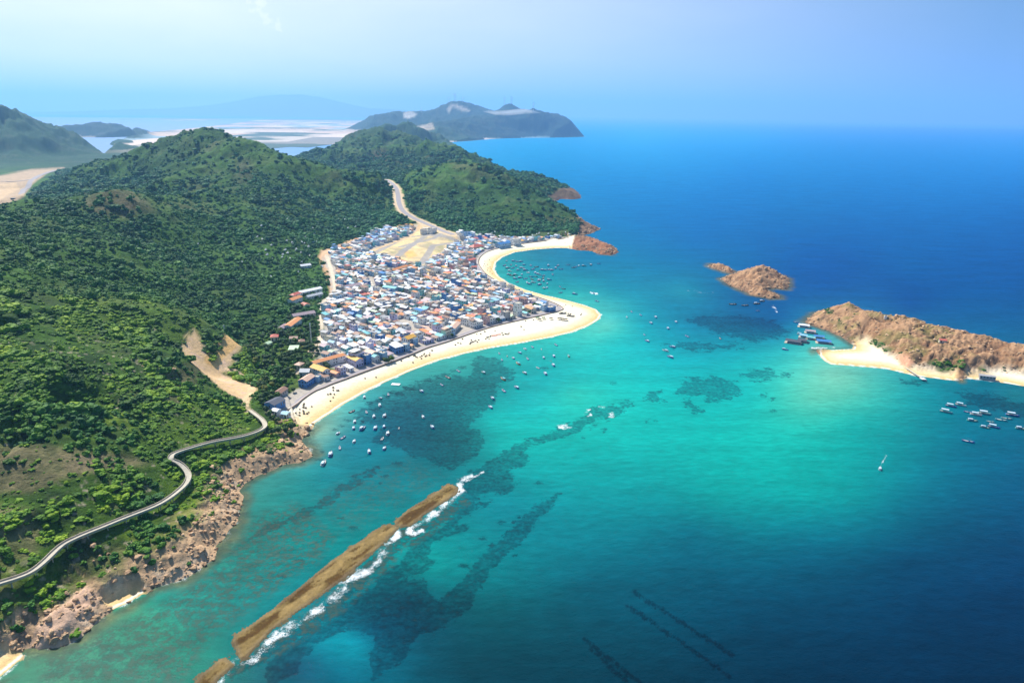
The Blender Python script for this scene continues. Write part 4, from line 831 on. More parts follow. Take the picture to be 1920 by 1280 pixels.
clump = clump * np.where(RR < 640, .75, 1) * (1 - .5 * sstep(.05, .5, RDG) * sstep(650, 900, RR))
spc = 2.25 * (np.maximum(RR, 330) / 400) ** .46
WK = [(-60, 1110), (0, 1094), (35, 1083), (62, 1070), (85, 1052), (105, 1033), (122, 1018), (150, 1002), (190, 986), (240, 968), (290, 951), (315, 937), (338, 918), (350, 905), (354, 893), (347, 880), (335, 868), (322, 860), (321, 853), (330, 846),
      (355, 838), (400, 829), (445, 822), (472, 814), (490, 806), (497, 798), (492, 788), (480, 778), (468, 768)]
clump = clump * sstep(7, 12, dist_line(VX, VY, smooth_line(WK, 4), 30)[0])
w_b = VEG * clump * vis * (RR < 3600)
x, y, r = sample(w_b, spc)
sz = (.72 + .75 * sstep(-.35, .4, fbm(x, y, 34, 3, 155))) * 1.3 * (np.maximum(r, 330) / 400) ** .40 * np.clip(RNG.gamma(3.2, .25, len(x)) + .2, .3, 2.2)
z_ = zat(x, y) + sz * .12
wood = (r > 760) | (fbm(x, y, 70, 3, 160) > .2)
def bushclump(seed, lobes, flat, amp):
    r = np.random.default_rng(seed); vs, fs, n = [], [], 0
    for k in range(lobes):
        V, Fi = lumpy(seed * 7 + k, 60, flat, ICO2, amp, -.5); s_ = r.uniform(.45, .85) if k else .85; a0 = r.uniform(0, 6.28); d_ = r.uniform(.5, 1.25) if k else 0
        V = V * s_ * np.array([1, r.uniform(.7, 1.1), r.uniform(.6, 1.15)]) + np.array([math.cos(a0) * d_, math.sin(a0) * d_, r.uniform(-.15, .2)]); vs.append(V); fs.append(Fi + n); n += len(V)
    return np.concatenate(vs), np.concatenate(fs)
protoB = [bushclump(s, 3 + s % 3, .7, .5) for s in range(200, 208)]; protoW = [bushclump(s, 3 + s % 2, .85, .5) for s in range(220, 228)]
print('bushes', (~wood).sum(), 'wood', wood.sum())
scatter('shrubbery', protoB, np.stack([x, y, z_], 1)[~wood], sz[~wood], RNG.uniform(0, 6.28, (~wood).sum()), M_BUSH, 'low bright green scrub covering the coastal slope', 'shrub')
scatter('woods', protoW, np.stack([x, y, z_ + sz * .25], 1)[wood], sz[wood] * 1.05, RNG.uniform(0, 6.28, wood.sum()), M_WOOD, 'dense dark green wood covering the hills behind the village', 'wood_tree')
# boulders on the rocky shores
def rock_proto(seed):
    V, Fi = ICO2; V = V * (1 + .5 * n3d(V, 1.2, seed) + .25 * n3d(V, 3.1, seed + 1))[:, None] * np.array([1.15, .8, .6])
    nrm = np.random.default_rng(seed).normal(size=(5, 3)); nrm /= np.linalg.norm(nrm, axis=1)[:, None]
    for q in nrm:
        d = V @ q; V = V - np.outer(np.maximum(d - .62, 0), q)
    return V, Fi
protoR = [rock_proto(s) for s in range(300, 306)]
shore = sstep(-4, 1, dcr) * sstep(26, 8, dcr) * (1 - sandy) * (RR < 1900) * vis * (~is_isl) * (Z > -1.2)
x, y, r = sample(shore * (.5 + .5 * sstep(-.2, .3, n2)), 1.9 + RR / 900)
x2, y2, r2 = sample(is_isl * (dc > -2) * (1 - ibeach) * vis * (.3 + sstep(0, .5, n2) + 1.2 * sstep(12, 2, dc)), 4.2 + RR / 600)
x3, y3, r3 = sample(VEG.clip(0, .3) * 0 + (dry > .25) * (RR < 620) * vis * (~is_isl) * (bare < .5) * .5, 7)
x = np.concatenate([x, x2, x3]); y = np.concatenate([y, y2, y3]); r = np.concatenate([r, r2, r3])
sz = RNG.gamma(2.0, .33, len(x)) * (r / 500) ** .5 + .35; sz = np.where(np.hypot(x, y) > 650, np.minimum(sz, 2.0), sz); print('rocks', len(x))
ib = is_isl * vis * 0.0
for q in [(1650,645,9),(1665,655,9),(1640,640,7),(1770,688,20),(1800,684,14),(1745,680,9),(1575,605,8),(1555,585,8),(1840,690,9),(1700,650,5),(1720,665,6),(1690,660,4),(1880,690,7),(1600,590,5)]: ib = np.maximum(ib, is_isl * sstep(q[2] + 3, q[2] - 5, np.hypot(VX - q[0], (VY - q[1]) * 1.6) + n2 * 5))
xi, yi, ri = sample(ib * (1 - ibeach), 3.4); si = RNG.uniform(.8, 2.0, len(xi))
scatter('island_shrubbery', protoB, np.stack([xi, yi, zat(xi, yi) + .1], 1), si, RNG.uniform(0, 6.28, len(xi)), M_WOOD, 'dark shrubs in patches on the rocky island', 'isl_shrub')
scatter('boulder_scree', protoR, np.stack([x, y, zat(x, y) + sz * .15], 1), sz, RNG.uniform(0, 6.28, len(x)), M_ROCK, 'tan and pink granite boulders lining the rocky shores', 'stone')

# ================================================================ labels that single things out
ORD = ['first','second','third','fourth','fifth','sixth','seventh','eighth','ninth','tenth','eleventh','twelfth','thirteenth','fourteenth','fifteenth','sixteenth','seventeenth','eighteenth','nineteenth']
TEN = ['','','twenty','thirty','forty','fifty','sixty','seventy','eighty','ninety']
def ordn(k):
    if k < 19: return ORD[k]
    if k == 99: return 'hundredth'
    if k > 99: return 'hundred-and-' + ordn(k - 100)
    n = k + 1
    if n % 10 == 0: return TEN[n // 10][:-1] + 'ieth' if n < 100 else 'hundredth'
    return TEN[n // 10] + '-' + ORD[n % 10 - 1]
def label_all(items):
    """items: (object, look, place, reference point, reference words); equal looks in one place are told apart by their order from the reference"""
    g = {}
    for it in items: g.setdefault((it[1], it[2], it[4]), []).append(it)
    cnt = {}
    for (look, place, ref), L_ in g.items(): cnt[(look, place)] = cnt.get((look, place), 0) + len(L_)
    for (look, place, ref), L_ in g.items():
        if cnt[(look, place)] == 1: L_[0][0]['label'] = look + ' ' + place; continue
        L_.sort(key=lambda i: (i[0].location.x - i[3][0]) ** 2 + (i[0].location.y - i[3][1]) ** 2)
        for k, it in enumerate(L_):
            lb = '%s %s, %s from %s' % (look, place, ordn(k), ref)
            it[0]['label'] = lb if len(lb.split()) <= 16 else lb.replace(' house,', ',')

# ================================================================ roads, sea wall, walkway
M_ASPH = simple('asphalt', (.33, .30, .31), .9, .12, .3); M_CONC = simple('concrete', (.54, .47, .36), .85, .15, .4); M_WALLSTONE = simple('wall_stone', (.33, .25, .20), .85, .2, .4)
M_PAVE = simple('paving', (.52, .45, .40), .85, .12, .4); M_DECK = simple('deck_boards', (.50, .45, .36), .8, .15, .5)
def normals2(P):
    d = np.gradient(P[:, :2], axis=0); n = np.stack([-d[:, 1], d[:, 0]], 1); return n / np.maximum(np.linalg.norm(n, axis=1)[:, None], 1e-9)
def strip(name, P, prof, mats, midx=None, parent=None, closed=False):
    """a cross section (list of (side offset, height)) swept along P"""
    P = np.asarray(P, float); n = normals2(P); k = len(prof); V = []
    for o_, h_ in prof: V.append(np.stack([P[:, 0] + n[:, 0] * o_, P[:, 1] + n[:, 1] * o_, P[:, 2] + h_], 1))
    V = np.stack(V, 1).reshape(-1, 3); m_ = len(P); Fq = []; mi = []
    rng = range(k if closed else k - 1)
    for i in range(m_ - 1):
        for j in rng:
            j2 = (j + 1) % k; Fq.append((i * k + j, (i + 1) * k + j, (i + 1) * k + j2, i * k + j2)); mi.append(midx[j] if midx else 0)
    return mesh_np(name, V, Fq, mats, parent=parent, midx=mi)
# which side of the wall line is inland: +normal should point to the village
vil = at_z(800, 580, 3)[:2]
W3 = np.column_stack([WALLW, np.full(len(WALLW), 0.)]); W3[:, 2] = np.maximum(zat(W3[:, 0], W3[:, 1]), 2.2) + .25
W3[:, 2] = np.convolve(np.pad(W3[:, 2], 6, 'edge'), np.ones(13) / 13, 'valid')
nn = normals2(W3); side = 1.0 if ((vil - WALLW[60]) @ nn[60]) > 0 else -1.0
def srt(pr): return [(o_ * side, h_) for o_, h_ in pr]
rw = strip('road', W3, srt([(.8, .10), (2.4, .12), (2.4, .02), (8.6, .04), (8.6, .15), (10.2, .16), (10.2, -2.5)]), [M_PAVE, M_ASPH], [0, 0, 1, 0, 0, 0]); rw['kind'] = 'structure'
sw = strip('sea_wall', W3, srt([(-.35, -3.0), (-.35, .95), (.35, .95), (.35, -.5)]), M_WALLSTONE)
tag(sw, 'low brown stone sea wall running between the beach and its road', 'sea wall')
PRD = pass_road.copy(); PRD[:, 2] += .3
pr = strip('road', PRD, [(-6.2, -1.5), (-6.2, .35), (-5.6, .35), (-5.6, .05), (5.6, .05), (5.6, .35), (6.2, .35), (6.2, -1.5)], [M_CONC, M_ASPH], [0, 0, 0, 1, 0, 0, 0]); pr['kind'] = 'structure'
for ln, w_ in (([(105, 319), (88, 324), (70, 331), (55, 345), (42, 360), (32, 372), (26, 380)], 16), ([(-10, 340), (30, 340), (60, 336), (75, 330)], 9)):
    P_ = smooth_line([np.append(hit(a, b, .6, 1600)[:2], 0) for a, b in ln], 5); P_[:, 2] = zat(P_[:, 0], P_[:, 1]) + .8
    fr = strip('road', P_, [(-w_ / 2, -2), (-w_ / 2, 0), (w_ / 2, 0), (w_ / 2, -2)], M_ASPH); fr['kind'] = 'structure'
wk = [hit(a, b, 3.2) for a, b in WK]; wk = smooth_line(wk, 6)
zw = wk[:, 2].copy()
for _ in range(3): zw = np.convolve(np.pad(zw, 6, 'edge'), np.ones(13) / 13, 'valid')
wk[:, 2] = zw
WKR = empty('elevated_walkway', tuple(wk[0])); WKR.location = (0, 0, 0); WKR.location = Vector(wk[len(wk) // 2]) ; off = np.array(WKR.location)
wl = wk - off
tag(WKR, 'long winding concrete walkway on piers above the green coastal slope', 'walkway')
strip('deck', wl, [(-1.7, -.7), (-1.9, 0), (1.9, 0), (1.7, -.7)], M_DECK, parent=WKR, closed=True)
for s_ in (-1, 1): strip('parapet', wl, [(1.75 * s_ - .12, .0), (1.75 * s_ - .12, .85), (1.75 * s_ + .12, .85), (1.75 * s_ + .12, .0)], M_CONC, parent=WKR)
dcum = np.append(0, np.cumsum(np.linalg.norm(np.diff(wk[:, :2], axis=0), axis=1))); nw = normals2(wk)
for dd in np.arange(6, dcum[-1] - 4, 11.0):
    p = np.array([np.interp(dd, dcum, wk[:, i]) for i in range(3)]); gz = float(zat(p[0], p[1])); i = int(np.searchsorted(dcum, dd)); q = nw[min(i, len(nw) - 1)]
    if p[2] - gz < 1.3: continue
    b_ = MB(); a0 = p - off
    for s_ in (-1, 1): b_.tube((a0[0] + q[0] * s_, a0[1] + q[1] * s_, gz - off[2] - 1.5), (a0[0] + q[0] * s_, a0[1] + q[1] * s_, a0[2] - .7), .28, .28, 8)
    b_.tube((a0[0] - q[0] * 1.7, a0[1] - q[1] * 1.7, a0[2] - .9), (a0[0] + q[0] * 1.7, a0[1] + q[1] * 1.7, a0[2] - .9), .3, .3, 6)
    b_.build('pier', M_CONC, WKR)
# ================================================================ buildings
def pal(name, d, rough=.7, **k): return {a: simple('%s_%s' % (name, a), v, rough, **k) for a, v in d.items()}
WALLM = pal('wall', {'white': (.84, .83, .80), 'cream': (.72, .66, .52), 'pale blue': (.36, .56, .74), 'blue': (.10, .26, .56), 'lilac': (.56, .54, .72), 'turquoise': (.22, .58, .60), 'grey': (.42, .41, .40), 'pink': (.70, .46, .44)}, .8, var=.1, scale=.5, wear=(.30, .28, .26))
ROOFM = pal('roof', {'white': (.76, .77, .78), 'pale grey': (.52, .54, .56), 'grey': (.33, .33, .34), 'rust brown': (.30, .17, .12), 'orange': (.66, .27, .10), 'red': (.55, .14, .10), 'yellow': (.72, .40, .07), 'turquoise': (.16, .48, .50), 'sky blue': (.30, .52, .70), 'blue': (.06, .22, .50), 'pale green': (.46, .62, .40), 'peach': (.70, .46, .34), 'mauve': (.42, .32, .34), 'dark': (.08, .09, .12)}, .6, var=.14, scale=.4)
M_OPEN = simple('window_glass', (.035, .045, .06), .25, spec=.6); M_TANK = simple('tank_steel', (.55, .57, .60), .35, metal=.6); M_TANKB = simple('tank_blue', (.05, .18, .45), .5)
def house_parts(w, d, h, kind, roof, wall, rnd, storeys=1, windows=True):
    """a house standing at the origin, front to -y: {part: (MB, materials)}"""
    x, y = w / 2, d / 2; out = {}
    b = MB()
    if kind in ('gable', 'hip', 'shed'): b.box(-x, -y, -1.5, x, y, h, 0)
    else: b.box(-x, -y, -1.5, x, y, h, 0, top=2)
    sh = h / storeys
    if windows:                       # dark openings, set proud of the wall
        for s in range(storeys):
            z0 = s * sh + sh * .32; z1 = s * sh + sh * .78
            for (side_, L_) in ((0, w), (1, d), (2, w), (3, d)):
                n = max(1, int(L_ / 2.8))
                for k in range(n):
                    if rnd.random() < .25: continue
                    c = -L_ / 2 + L_ * (k + .5) / n; ww = rnd.uniform(.45, .8); zz0 = z0 if (s or k) else s * sh + .05
                    e = .03
                    if side_ == 0: q = [(c - ww, -y - e, zz0), (c + ww, -y - e, zz0), (c + ww, -y - e, z1), (c - ww, -y - e, z1)]
                    elif side_ == 1: q = [(x + e, c - ww, zz0), (x + e, c + ww, zz0), (x + e, c + ww, z1), (x + e, c - ww, z1)]
                    elif side_ == 2: q = [(c + ww, y + e, zz0), (c - ww, y + e, zz0), (c - ww, y + e, z1), (c + ww, y + e, z1)]
                    else: q = [(-x - e, c + ww, zz0), (-x - e, c - ww, zz0), (-x - e, c - ww, z1), (-x - e, c + ww, z1)]
                    b.poly(q, 1)
    r = MB(); ov = .45; X, Y = x + ov, y + ov
    if kind == 'gable':
        p = min(w, d) * rnd.uniform(.16, .26); t = .14
        if w >= d:
            b.poly([(-x, -y, h), (-x, y, h), (-x, 0, h + p)], 0); b.poly([(x, y, h), (x, -y, h), (x, 0, h + p)], 0)
            sl = p / y * ov
            for (a, c) in ((-Y, 0), (0, Y)):
                za, zc = (h - sl, h + p) if a < 0 else (h + p, h - sl)
                r.poly([(-X, a, za + t), (X, a, za + t), (X, c, zc + t), (-X, c, zc + t)]); r.poly([(-X, c, zc), (X, c, zc), (X, a, za), (-X, a, za)])
            r.poly([(-X, -Y, h - sl), (X, -Y, h - sl), (X, -Y, h - sl + t), (-X, -Y, h - sl + t)]); r.poly([(X, Y, h - sl), (-X, Y, h - sl), (-X, Y, h - sl + t), (X, Y, h - sl + t)])
        else:
            b.poly([(x, -y, h), (-x, -y, h), (0, -y, h + p)], 0); b.poly([(-x, y, h), (x, y, h), (0, y, h + p)], 0)
            sl = p / x * ov
            for (a, c) in ((-X, 0), (0, X)):
                za, zc = (h - sl, h + p) if a < 0 else (h + p, h - sl)
                r.poly([(a, -Y, za + t), (c, -Y, zc + t), (c, Y, zc + t), (a, Y, za + t)]); r.poly([(a, Y, za), (c, Y, zc), (c, -Y, zc), (a, -Y, za)])
            r.poly([(X, -Y, h - sl), (X, Y, h - sl), (X, Y, h - sl + t), (X, -Y, h - sl + t)]); r.poly([(-X, Y, h - sl), (-X, -Y, h - sl), (-X, -Y, h - sl + t), (-X, Y, h - sl + t)])
    elif kind == 'hip':
        p = min(w, d) * .28; m_ = max(w, d) / 2 - min(w, d) / 2
        a, c = ((-m_, 0), (m_, 0)) if w >= d else ((0, -m_), (0, m_))
        A_ = (a[0], a[1], h + p); B_ = (c[0], c[1], h + p); c1, c2, c3_, c4 = (-X, -Y, h), (X, -Y, h), (X, Y, h), (-X, Y, h)
        if w >= d: r.poly([c1, c2, B_, A_]); r.poly([c2, c3_, B_]); r.poly([c3_, c4, A_, B_]); r.poly([c4, c1, A_])
        else: r.poly([c1, c2, A_]); r.poly([c2, c3_, B_, A_]); r.poly([c3_, c4, B_]); r.poly([c4, c1, A_, B_])
        r.poly([c4, c3_, c2, c1])
    elif kind == 'shed':
        p = d * rnd.uniform(.08, .16); t = .12
        q = [(-X, -Y, h + .02), (X, -Y, h + .02), (X, Y, h + p), (-X, Y, h + p)]
        r.poly([(a, b_, c + t) for a, b_, c in q]); r.poly(q[::-1])
        for i in range(4):
            j = (i + 1) % 4; r.poly([q[i], q[j], (q[j][0], q[j][1], q[j][2] + t), (q[i][0], q[i][1], q[i][2] + t)])
        b.poly([(x, -y, h), (x, y, h), (x, y, h + p)], 0); b.poly([(-x, y, h), (-x, -y, h), (-x, y, h + p)], 0); b.poly([(x, y, h), (-x, y, h), (-x, y, h + p), (x, y, h + p)], 0)
    else:                               # flat roof: parapet round it and a half covered terrace
        t = .18; ph = .8
        for q in ((-x - .02, -y - .02, x + .02, -y + t), (-x - .02, y - t, x + .02, y + .02), (-x - .02, -y + t, -x + t, y - t), (x - t, -y + t, x + .02, y - t)): r.box(q[0], q[1], h + .01, q[2], q[3], h + ph)
        if kind == 'terrace':
            yy = rnd.uniform(-.2, .3) * d; c = MB(); zt = h + 2.5
            for q in ((-x + .3, yy), (x - .3, yy), (-x + .3, y - .3), (x - .3, y - .3)): c.tube((q[0], q[1], h), (q[0], q[1], zt), .08, .08, 5)
            c.box(-x - .2, yy - .3, zt, x + .2, y + .2, zt + .12, 1); out['awning'] = (c, [M_TANK, ROOFM[roof]])
        if rnd.random() < .75:
            c = MB(); xx = rnd.uniform(-x * .5, x * .5); c.tube((xx, -y * .4, h), (xx, -y * .4, h + .9), .12, .12, 5); c.tube((xx - .7, -y * .4, h + 1.45), (xx + .7, -y * .4, h + 1.45), .55, .55, 10)
            c.tube((xx + .7, -y * .4, h + 1.45), (xx - .7, -y * .4, h + 1.45), .55, .55, 10); out['water_tank'] = (c, [M_TANK if rnd.random() < .6 else M_TANKB])
    top = {'flat': M_CONC, 'terrace': M_CONC}.get(kind, M_CONC)
    out['wall'] = (b, [WALLM[wall], M_OPEN, top])
    out['roof' if kind in ('gable', 'hip', 'shed') else 'parapet'] = (r, [ROOFM[roof] if kind in ('gable', 'hip', 'shed') else WALLM[wall]])
    return out
def put_house(name, x, y, rot, parts, cat='house', group=None):
    z = float(zat(x, y)); e = empty(name, (x, y, max(z, 1.5)), rot); tag(e, None, cat, group)
    for k, (b, ms) in parts.items(): b.build(k, ms, e)
    return e
rnd = random.Random(5)
taken = []
# (px1, py1, px2, py2: ends of the long axis on the ground), depth m, height m, storeys, kind, roof, wall, what, label
SPECIAL = [
 (590,692,648,677,8,6.5,2,'gable','orange','white','school_building','long two storey white school with an orange roof behind a yard'),
 (582,699,606,709,9,7,2,'gable','yellow','white','school_building','white block with a bright yellow roof, gable towards the beach road'),
 (651,681,668,689,9,7,2,'gable','yellow','lilac','school_building','lilac block with yellow roof at the end of the long school'),
 (576,727,592,716,9,6.5,2,'gable','peach','blue','shop_house','blue walled corner house with a peach pink roof by the beach road'),
 (597,717,603,713,6,5,1,'flat','grey','pale blue','house','small pale blue flat roofed shop beside the blue corner house'),
 (562,707,580,708,9,5.5,1,'gable','pale grey','grey','house','grey house with pale tin roof behind the blue corner house'),
 (671,684,684,678,12,10.5,3,'terrace','white','lilac','house','tall lilac three storey house where the school meets the road'),
 (688,684,697,680,11,9,3,'flat','grey','blue','house','dark blue three storey house beside the tall lilac one'),
 (683,670,697,676,9,7,2,'gable','peach','cream','house','cream house with wide peach roof behind the tall lilac house'),
 (703,680,712,677,9,6,2,'gable','turquoise','white','house','house with pale turquoise roof by trees on the beach road'),
 (508,641,522,640,9,5,1,'hip','red','cream','house','square house with a bright red orange roof among the trees'),
 (503,652,511,647,6,4,1,'gable','pale green','white','house','small house with pale green roof in front of the red roofed one'),
 (543,642,558,642,8,4.5,1,'gable','rust brown','cream','house','low house with a rust brown roof among trees west of town'),
 (561,648,572,647,7,4.5,1,'hip','rust brown','cream','house','brown hipped roof house beside the low rust roofed one'),
 (541,662,558,662,10,4,1,'shed','pale green','cream','house','wide pale green roofed hall among the trees'),
 (552,692,563,694,8,5,1,'hip','peach','cream','house','house with peaked peach roof above the grey tin roof'),
 (546,620,567,606,9,6,1,'gable','orange','white','house','long bright orange roof running up towards the wood'),
 (532,622,541,616,7,4.5,1,'gable','mauve','white','house','pale mauve roofed house below the long orange roof'),
 (515,770,536,762,11,5,1,'gable','dark','blue','house','black roofed blue house at the end of the beach road'),
 (527,744,541,742,7,4,1,'gable','rust brown','grey','house','small brown roofed house among trees above the road end'),
 (538,786,546,782,6,4,1,'gable','sky blue','white','house','small white hut with pale blue roof above the rocks'),
 (520,780,528,777,6,4,1,'gable','white','white','house','white roofed hut beside the black roofed blue house'),
 (549,572,568,565,10,6,2,'gable','orange','white','house','orange roofed two storey house on the western lane'),
 (552,563,567,558,8,6.5,2,'hip','red','white','house','red hipped house behind the orange roofed one on the lane'),
 (570,579,582,577,10,4.5,1,'gable','red','cream','house','faded red roofed house beside the western lane'),
 (551,600,592,594,9,5,2,'gable','mauve','grey','school_building','long dark block with mauve roof beside the western lane'),
 (564,555,605,548,10,5,1,'gable','white','white','warehouse','long white roofed shed at the edge of the wood'),
 (578,562,606,556,7,4,1,'gable','pale grey','white','warehouse','shorter pale shed in front of the long white one'),
 (565,503,584,502,9,4,1,'gable','white','white','warehouse','lone white shed inside the wood west of the village'),
 (650,545,679,540,10,5,1,'gable','mauve','white','warehouse','long mauve roofed hall in the western part of the village'),
 (717,545,741,549,10,6,2,'gable','turquoise','pale blue','warehouse','long turquoise hall in the middle of the village'),
 (738,512,766,503,9,4,1,'gable','orange','cream','warehouse','long orange roofed hall beside the sandy building plots'),
 (788,440,801,439,14,9,3,'terrace','white','white','hotel','white three storey block on the bare plots under the pass road'),
 (803,439,811,439,13,10,3,'flat','white','white','hotel','second white block beside the three storey one on the plots'),
 (741,441,750,440,12,9,3,'flat','grey','pale blue','house','tall pale blue house on the wooded edge of the plots'),
 (754,443,763,443,12,8,2,'terrace','turquoise','turquoise','house','turquoise terraced house on the wooded edge of the plots'),
 (648,468,655,466,10,8,2,'flat','grey','grey','house','lone grey box house on the orange earth cutting'),
 (963,461,977,460,14,13,4,'flat','white','white','hotel','tallest white block standing over the northern beach road'),
 (936,466,958,463,12,8,2,'gable','blue','pale blue','hotel','blue row building beside the tallest white block'),
 (888,470,908,467,16,6,2,'hip','red','cream','temple','large red hipped roof near the bend of the northern beach'),
 (765,649,781,643,10,8,2,'gable','yellow','white','hotel','white house with bright yellow roof facing the beach road'),
 (742,664,757,660,12,7,2,'shed','white','blue','shop_house','blue shop with wide white roof on the beach road'),
 (776,648,784,645,8,7,3,'flat','grey','pale blue','house','pale blue three storey house beside the yellow roof'),
 (851,626,864,613,9,5.5,2,'gable','peach','white','house','long peach roof running back from the beach road'),
 (970,594,979,592,9,17,5,'flat','white','white','hotel','slim white five storey tower by the point of the village'),
 (983,583,996,588,8,6,2,'gable','orange','cream','house','house with vivid orange roof behind the slim white tower'),
 (1031,586,1042,583,10,6,2,'flat','sky blue','blue','house','last blue house on the sandy point'),
 (1020,585,1027,584,8,6,2,'terrace','white','pale blue','house','pale blue terraced house before the last one on the point'),
 (880,497,893,495,10,8,2,'gable','red','mauve' if False else 'pink','house','pink two storey house with red roof by the curved road'),
 (868,505,880,503,9,7,2,'gable','rust brown','pink','house','rust roofed house beside the pink one by the curved road'),
 (928,590,938,587,9,8,2,'flat','turquoise','turquoise','house','bright turquoise box house among pale roofs'),
 (855,588,866,585,9,9,3,'flat','blue','blue','house','strong blue box house in the crowded middle of the village'),
]
SP_OBJ = []
for s in SPECIAL:
    a = hit(s[0], s[1], 0, 350)[:2]; b = hit(s[2], s[3], 0, 350)[:2]; c = (a + b) / 2; w = max(np.linalg.norm(b - a), 5.0); rot = math.atan2(b[1] - a[1], b[0] - a[0])
    # the traced line is the foot of the front wall: push the centre back by half the depth
    nb = np.array([-(b - a)[1], (b - a)[0]]) / max(np.linalg.norm(b - a), .1); nb = nb if nb[1] > 0 else -nb
    c = c + nb * s[4] * .5
    e = put_house(s[10], c[0], c[1], rot, house_parts(w, s[4], s[5], s[7], s[8], s[9], rnd, s[6]), {'school_building': 'school', 'shop_house': 'shop', 'warehouse': 'warehouse', 'hotel': 'hotel', 'temple': 'temple'}.get(s[10], 'house'))
    e['label'] = s[11]; taken.append((c[0], c[1], max(w, s[4]) * .5 + 3.5)); SP_OBJ.append(e)
# the crowded village: lots in slightly crooked rows along the beach road
p0 = at_z(560, 757, 3)[:2]; p1 = at_z(1000, 598, 3)[:2]; ax = (p1 - p0) / np.linalg.norm(p1 - p0); ay = np.array([-ax[1], ax[0]])
if ay[1] < 0: ay = -ay
town_in = TOWN_IN
lanes = [np.array([at_z(a, b, 4)[:2] for a, b in ln]) for ln in ([(690, 520), (705, 542), (725, 548)], [(612, 478), (622, 510), (628, 545), (602, 566), (600, 600), (598, 640)], [(700, 474), (790, 502), (830, 520), (880, 540), (940, 560)], [(740, 548), (800, 560), (870, 575), (960, 585)], [(650, 600), (700, 590), (760, 600), (800, 640)], [(862, 452), (880, 480), (885, 520)])]
cand = []
ti = 0
for row in range(-10, 130):
    t_ = row * 11.2 + (row // 2) * 2.2; s_ = -300.0
    while s_ < 1400:
        w = rnd.uniform(4.6, 8.5); s_ += w / 2
        x_, y_ = p0 + ax * (s_ + rnd.uniform(-.4, .4)) + ay * (t_ + rnd.uniform(-1.2, 1.2)); s_ += w / 2 + (.3 if rnd.random() < .8 else rnd.uniform(1.5, 3.5))
        cand.append((x_, y_, w, rnd.uniform(7.5, 11.0)))
ca = np.array(cand); sd = sdf_poly(ca[:, 0], ca[:, 1], town_in, 50); wd, _ = dist_line(ca[:, 0], ca[:, 1], WALLW, 60); ld = np.minimum.reduce([dist_line(ca[:, 0], ca[:, 1], l, 40)[0] for l in lanes]); grn = fbm(ca[:, 0], ca[:, 1], 45, 3, 170)
HOUSES = []; TREE_SPOTS = []
rk_list = ['white', 'pale grey', 'grey', 'rust brown', 'orange', 'red', 'turquoise', 'sky blue', 'blue', 'mauve', 'peach', 'yellow', 'pale green']; rk_w = [26, 13, 7, 10, 14, 7, 5, 7, 2, 7, 8, 3, 2]
wl_list = list(WALLM); wl_w = [40, 16, 11, 4, 9, 6, 5, 6]
# the front row follows the road's curve
wpx, wpy = proj(np.column_stack([WALLW, np.full(len(WALLW), 3.)])); wcum = np.append(0, np.cumsum(np.linalg.norm(np.diff(WALLW, axis=0), axis=1))); wnn = normals2(np.column_stack([WALLW, np.zeros(len(WALLW))])) * side
a_ = 0.0; front = []
while a_ < wcum[-1] - 6:
    w = rnd.uniform(5, 9); d = rnd.uniform(8, 10); c_ = a_ + w / 2; a_ += w + (.3 if rnd.random() < .82 else rnd.uniform(2, 5))
    bx_, by_ = np.interp(c_, wcum, WALLW[:, 0]), np.interp(c_, wcum, WALLW[:, 1]); i_ = min(int(np.searchsorted(wcum, c_)), len(wnn) - 1); nx, ny = wnn[i_]
    ppx, ppy = np.interp(c_, wcum, wpx), np.interp(c_, wcum, wpy)
    if (ppx < 612 and ppy > 600) or (ppx > 1010 and 560 < ppy): continue
    cx_2, cy_2 = bx_ + nx * (10.7 + d / 2), by_ + ny * (10.7 + d / 2)
    if any((cx_2 - a) ** 2 + (cy_2 - b) ** 2 < c * c for a, b, c in taken): continue
    if any((cx_2 - q[0]) ** 2 + (cy_2 - q[1]) ** 2 < 42 for q in front): continue
    front.append((cx_2, cy_2, w, d, math.atan2(-nx, ny)))
for q in front: taken.append((q[0], q[1], 8.6))
HOUSES += front
for i, (x_, y_, w, d) in enumerate(cand):
    if sd[i] < 3 or wd[i] < 10.6 + d / 2 or ld[i] < 2.2 + w / 2: continue
    if any((x_ - a) ** 2 + (y_ - b) ** 2 < c * c for a, b, c in taken): continue
    if rnd.random() < .05 + .30 * max(grn[i], 0): TREE_SPOTS.append((x_, y_)); continue
    HOUSES.append((x_, y_, w, d))
HOUSES.sort(key=lambda q: math.hypot(q[0], q[1]))
print('houses', len(HOUSES), 'tree spots', len(TREE_SPOTS))
rot0 = math.atan2(ax[1], ax[0])
refR = {'by the beach road': (at_z(560, 757, 3)[:2], 'the blue corner house')}
def spec(q):
    kind = rnd.choices(['gable', 'shed', 'flat', 'terrace'], [42, 20, 16, 22])[0]; st = rnd.choices([1, 2, 3], [50, 38, 12])[0] if kind != 'gable' else rnd.choices([1, 2], [70, 30])[0]
    if len(q) > 4: return kind, rnd.choices(rk_list, rk_w)[0], rnd.choices(wl_list, wl_w)[0], st, q[4]
    return kind, rnd.choices(rk_list, rk_w)[0], rnd.choices(wl_list, wl_w)[0], st, rot0 + rnd.uniform(-.12, .12) + (math.pi / 2 if rnd.random() < .25 else 0)
items = []; REST = HOUSES[248:]
blue_c = at_z(585, 720, 3)[:2]; tower_c = at_z(975, 592, 3)[:2]
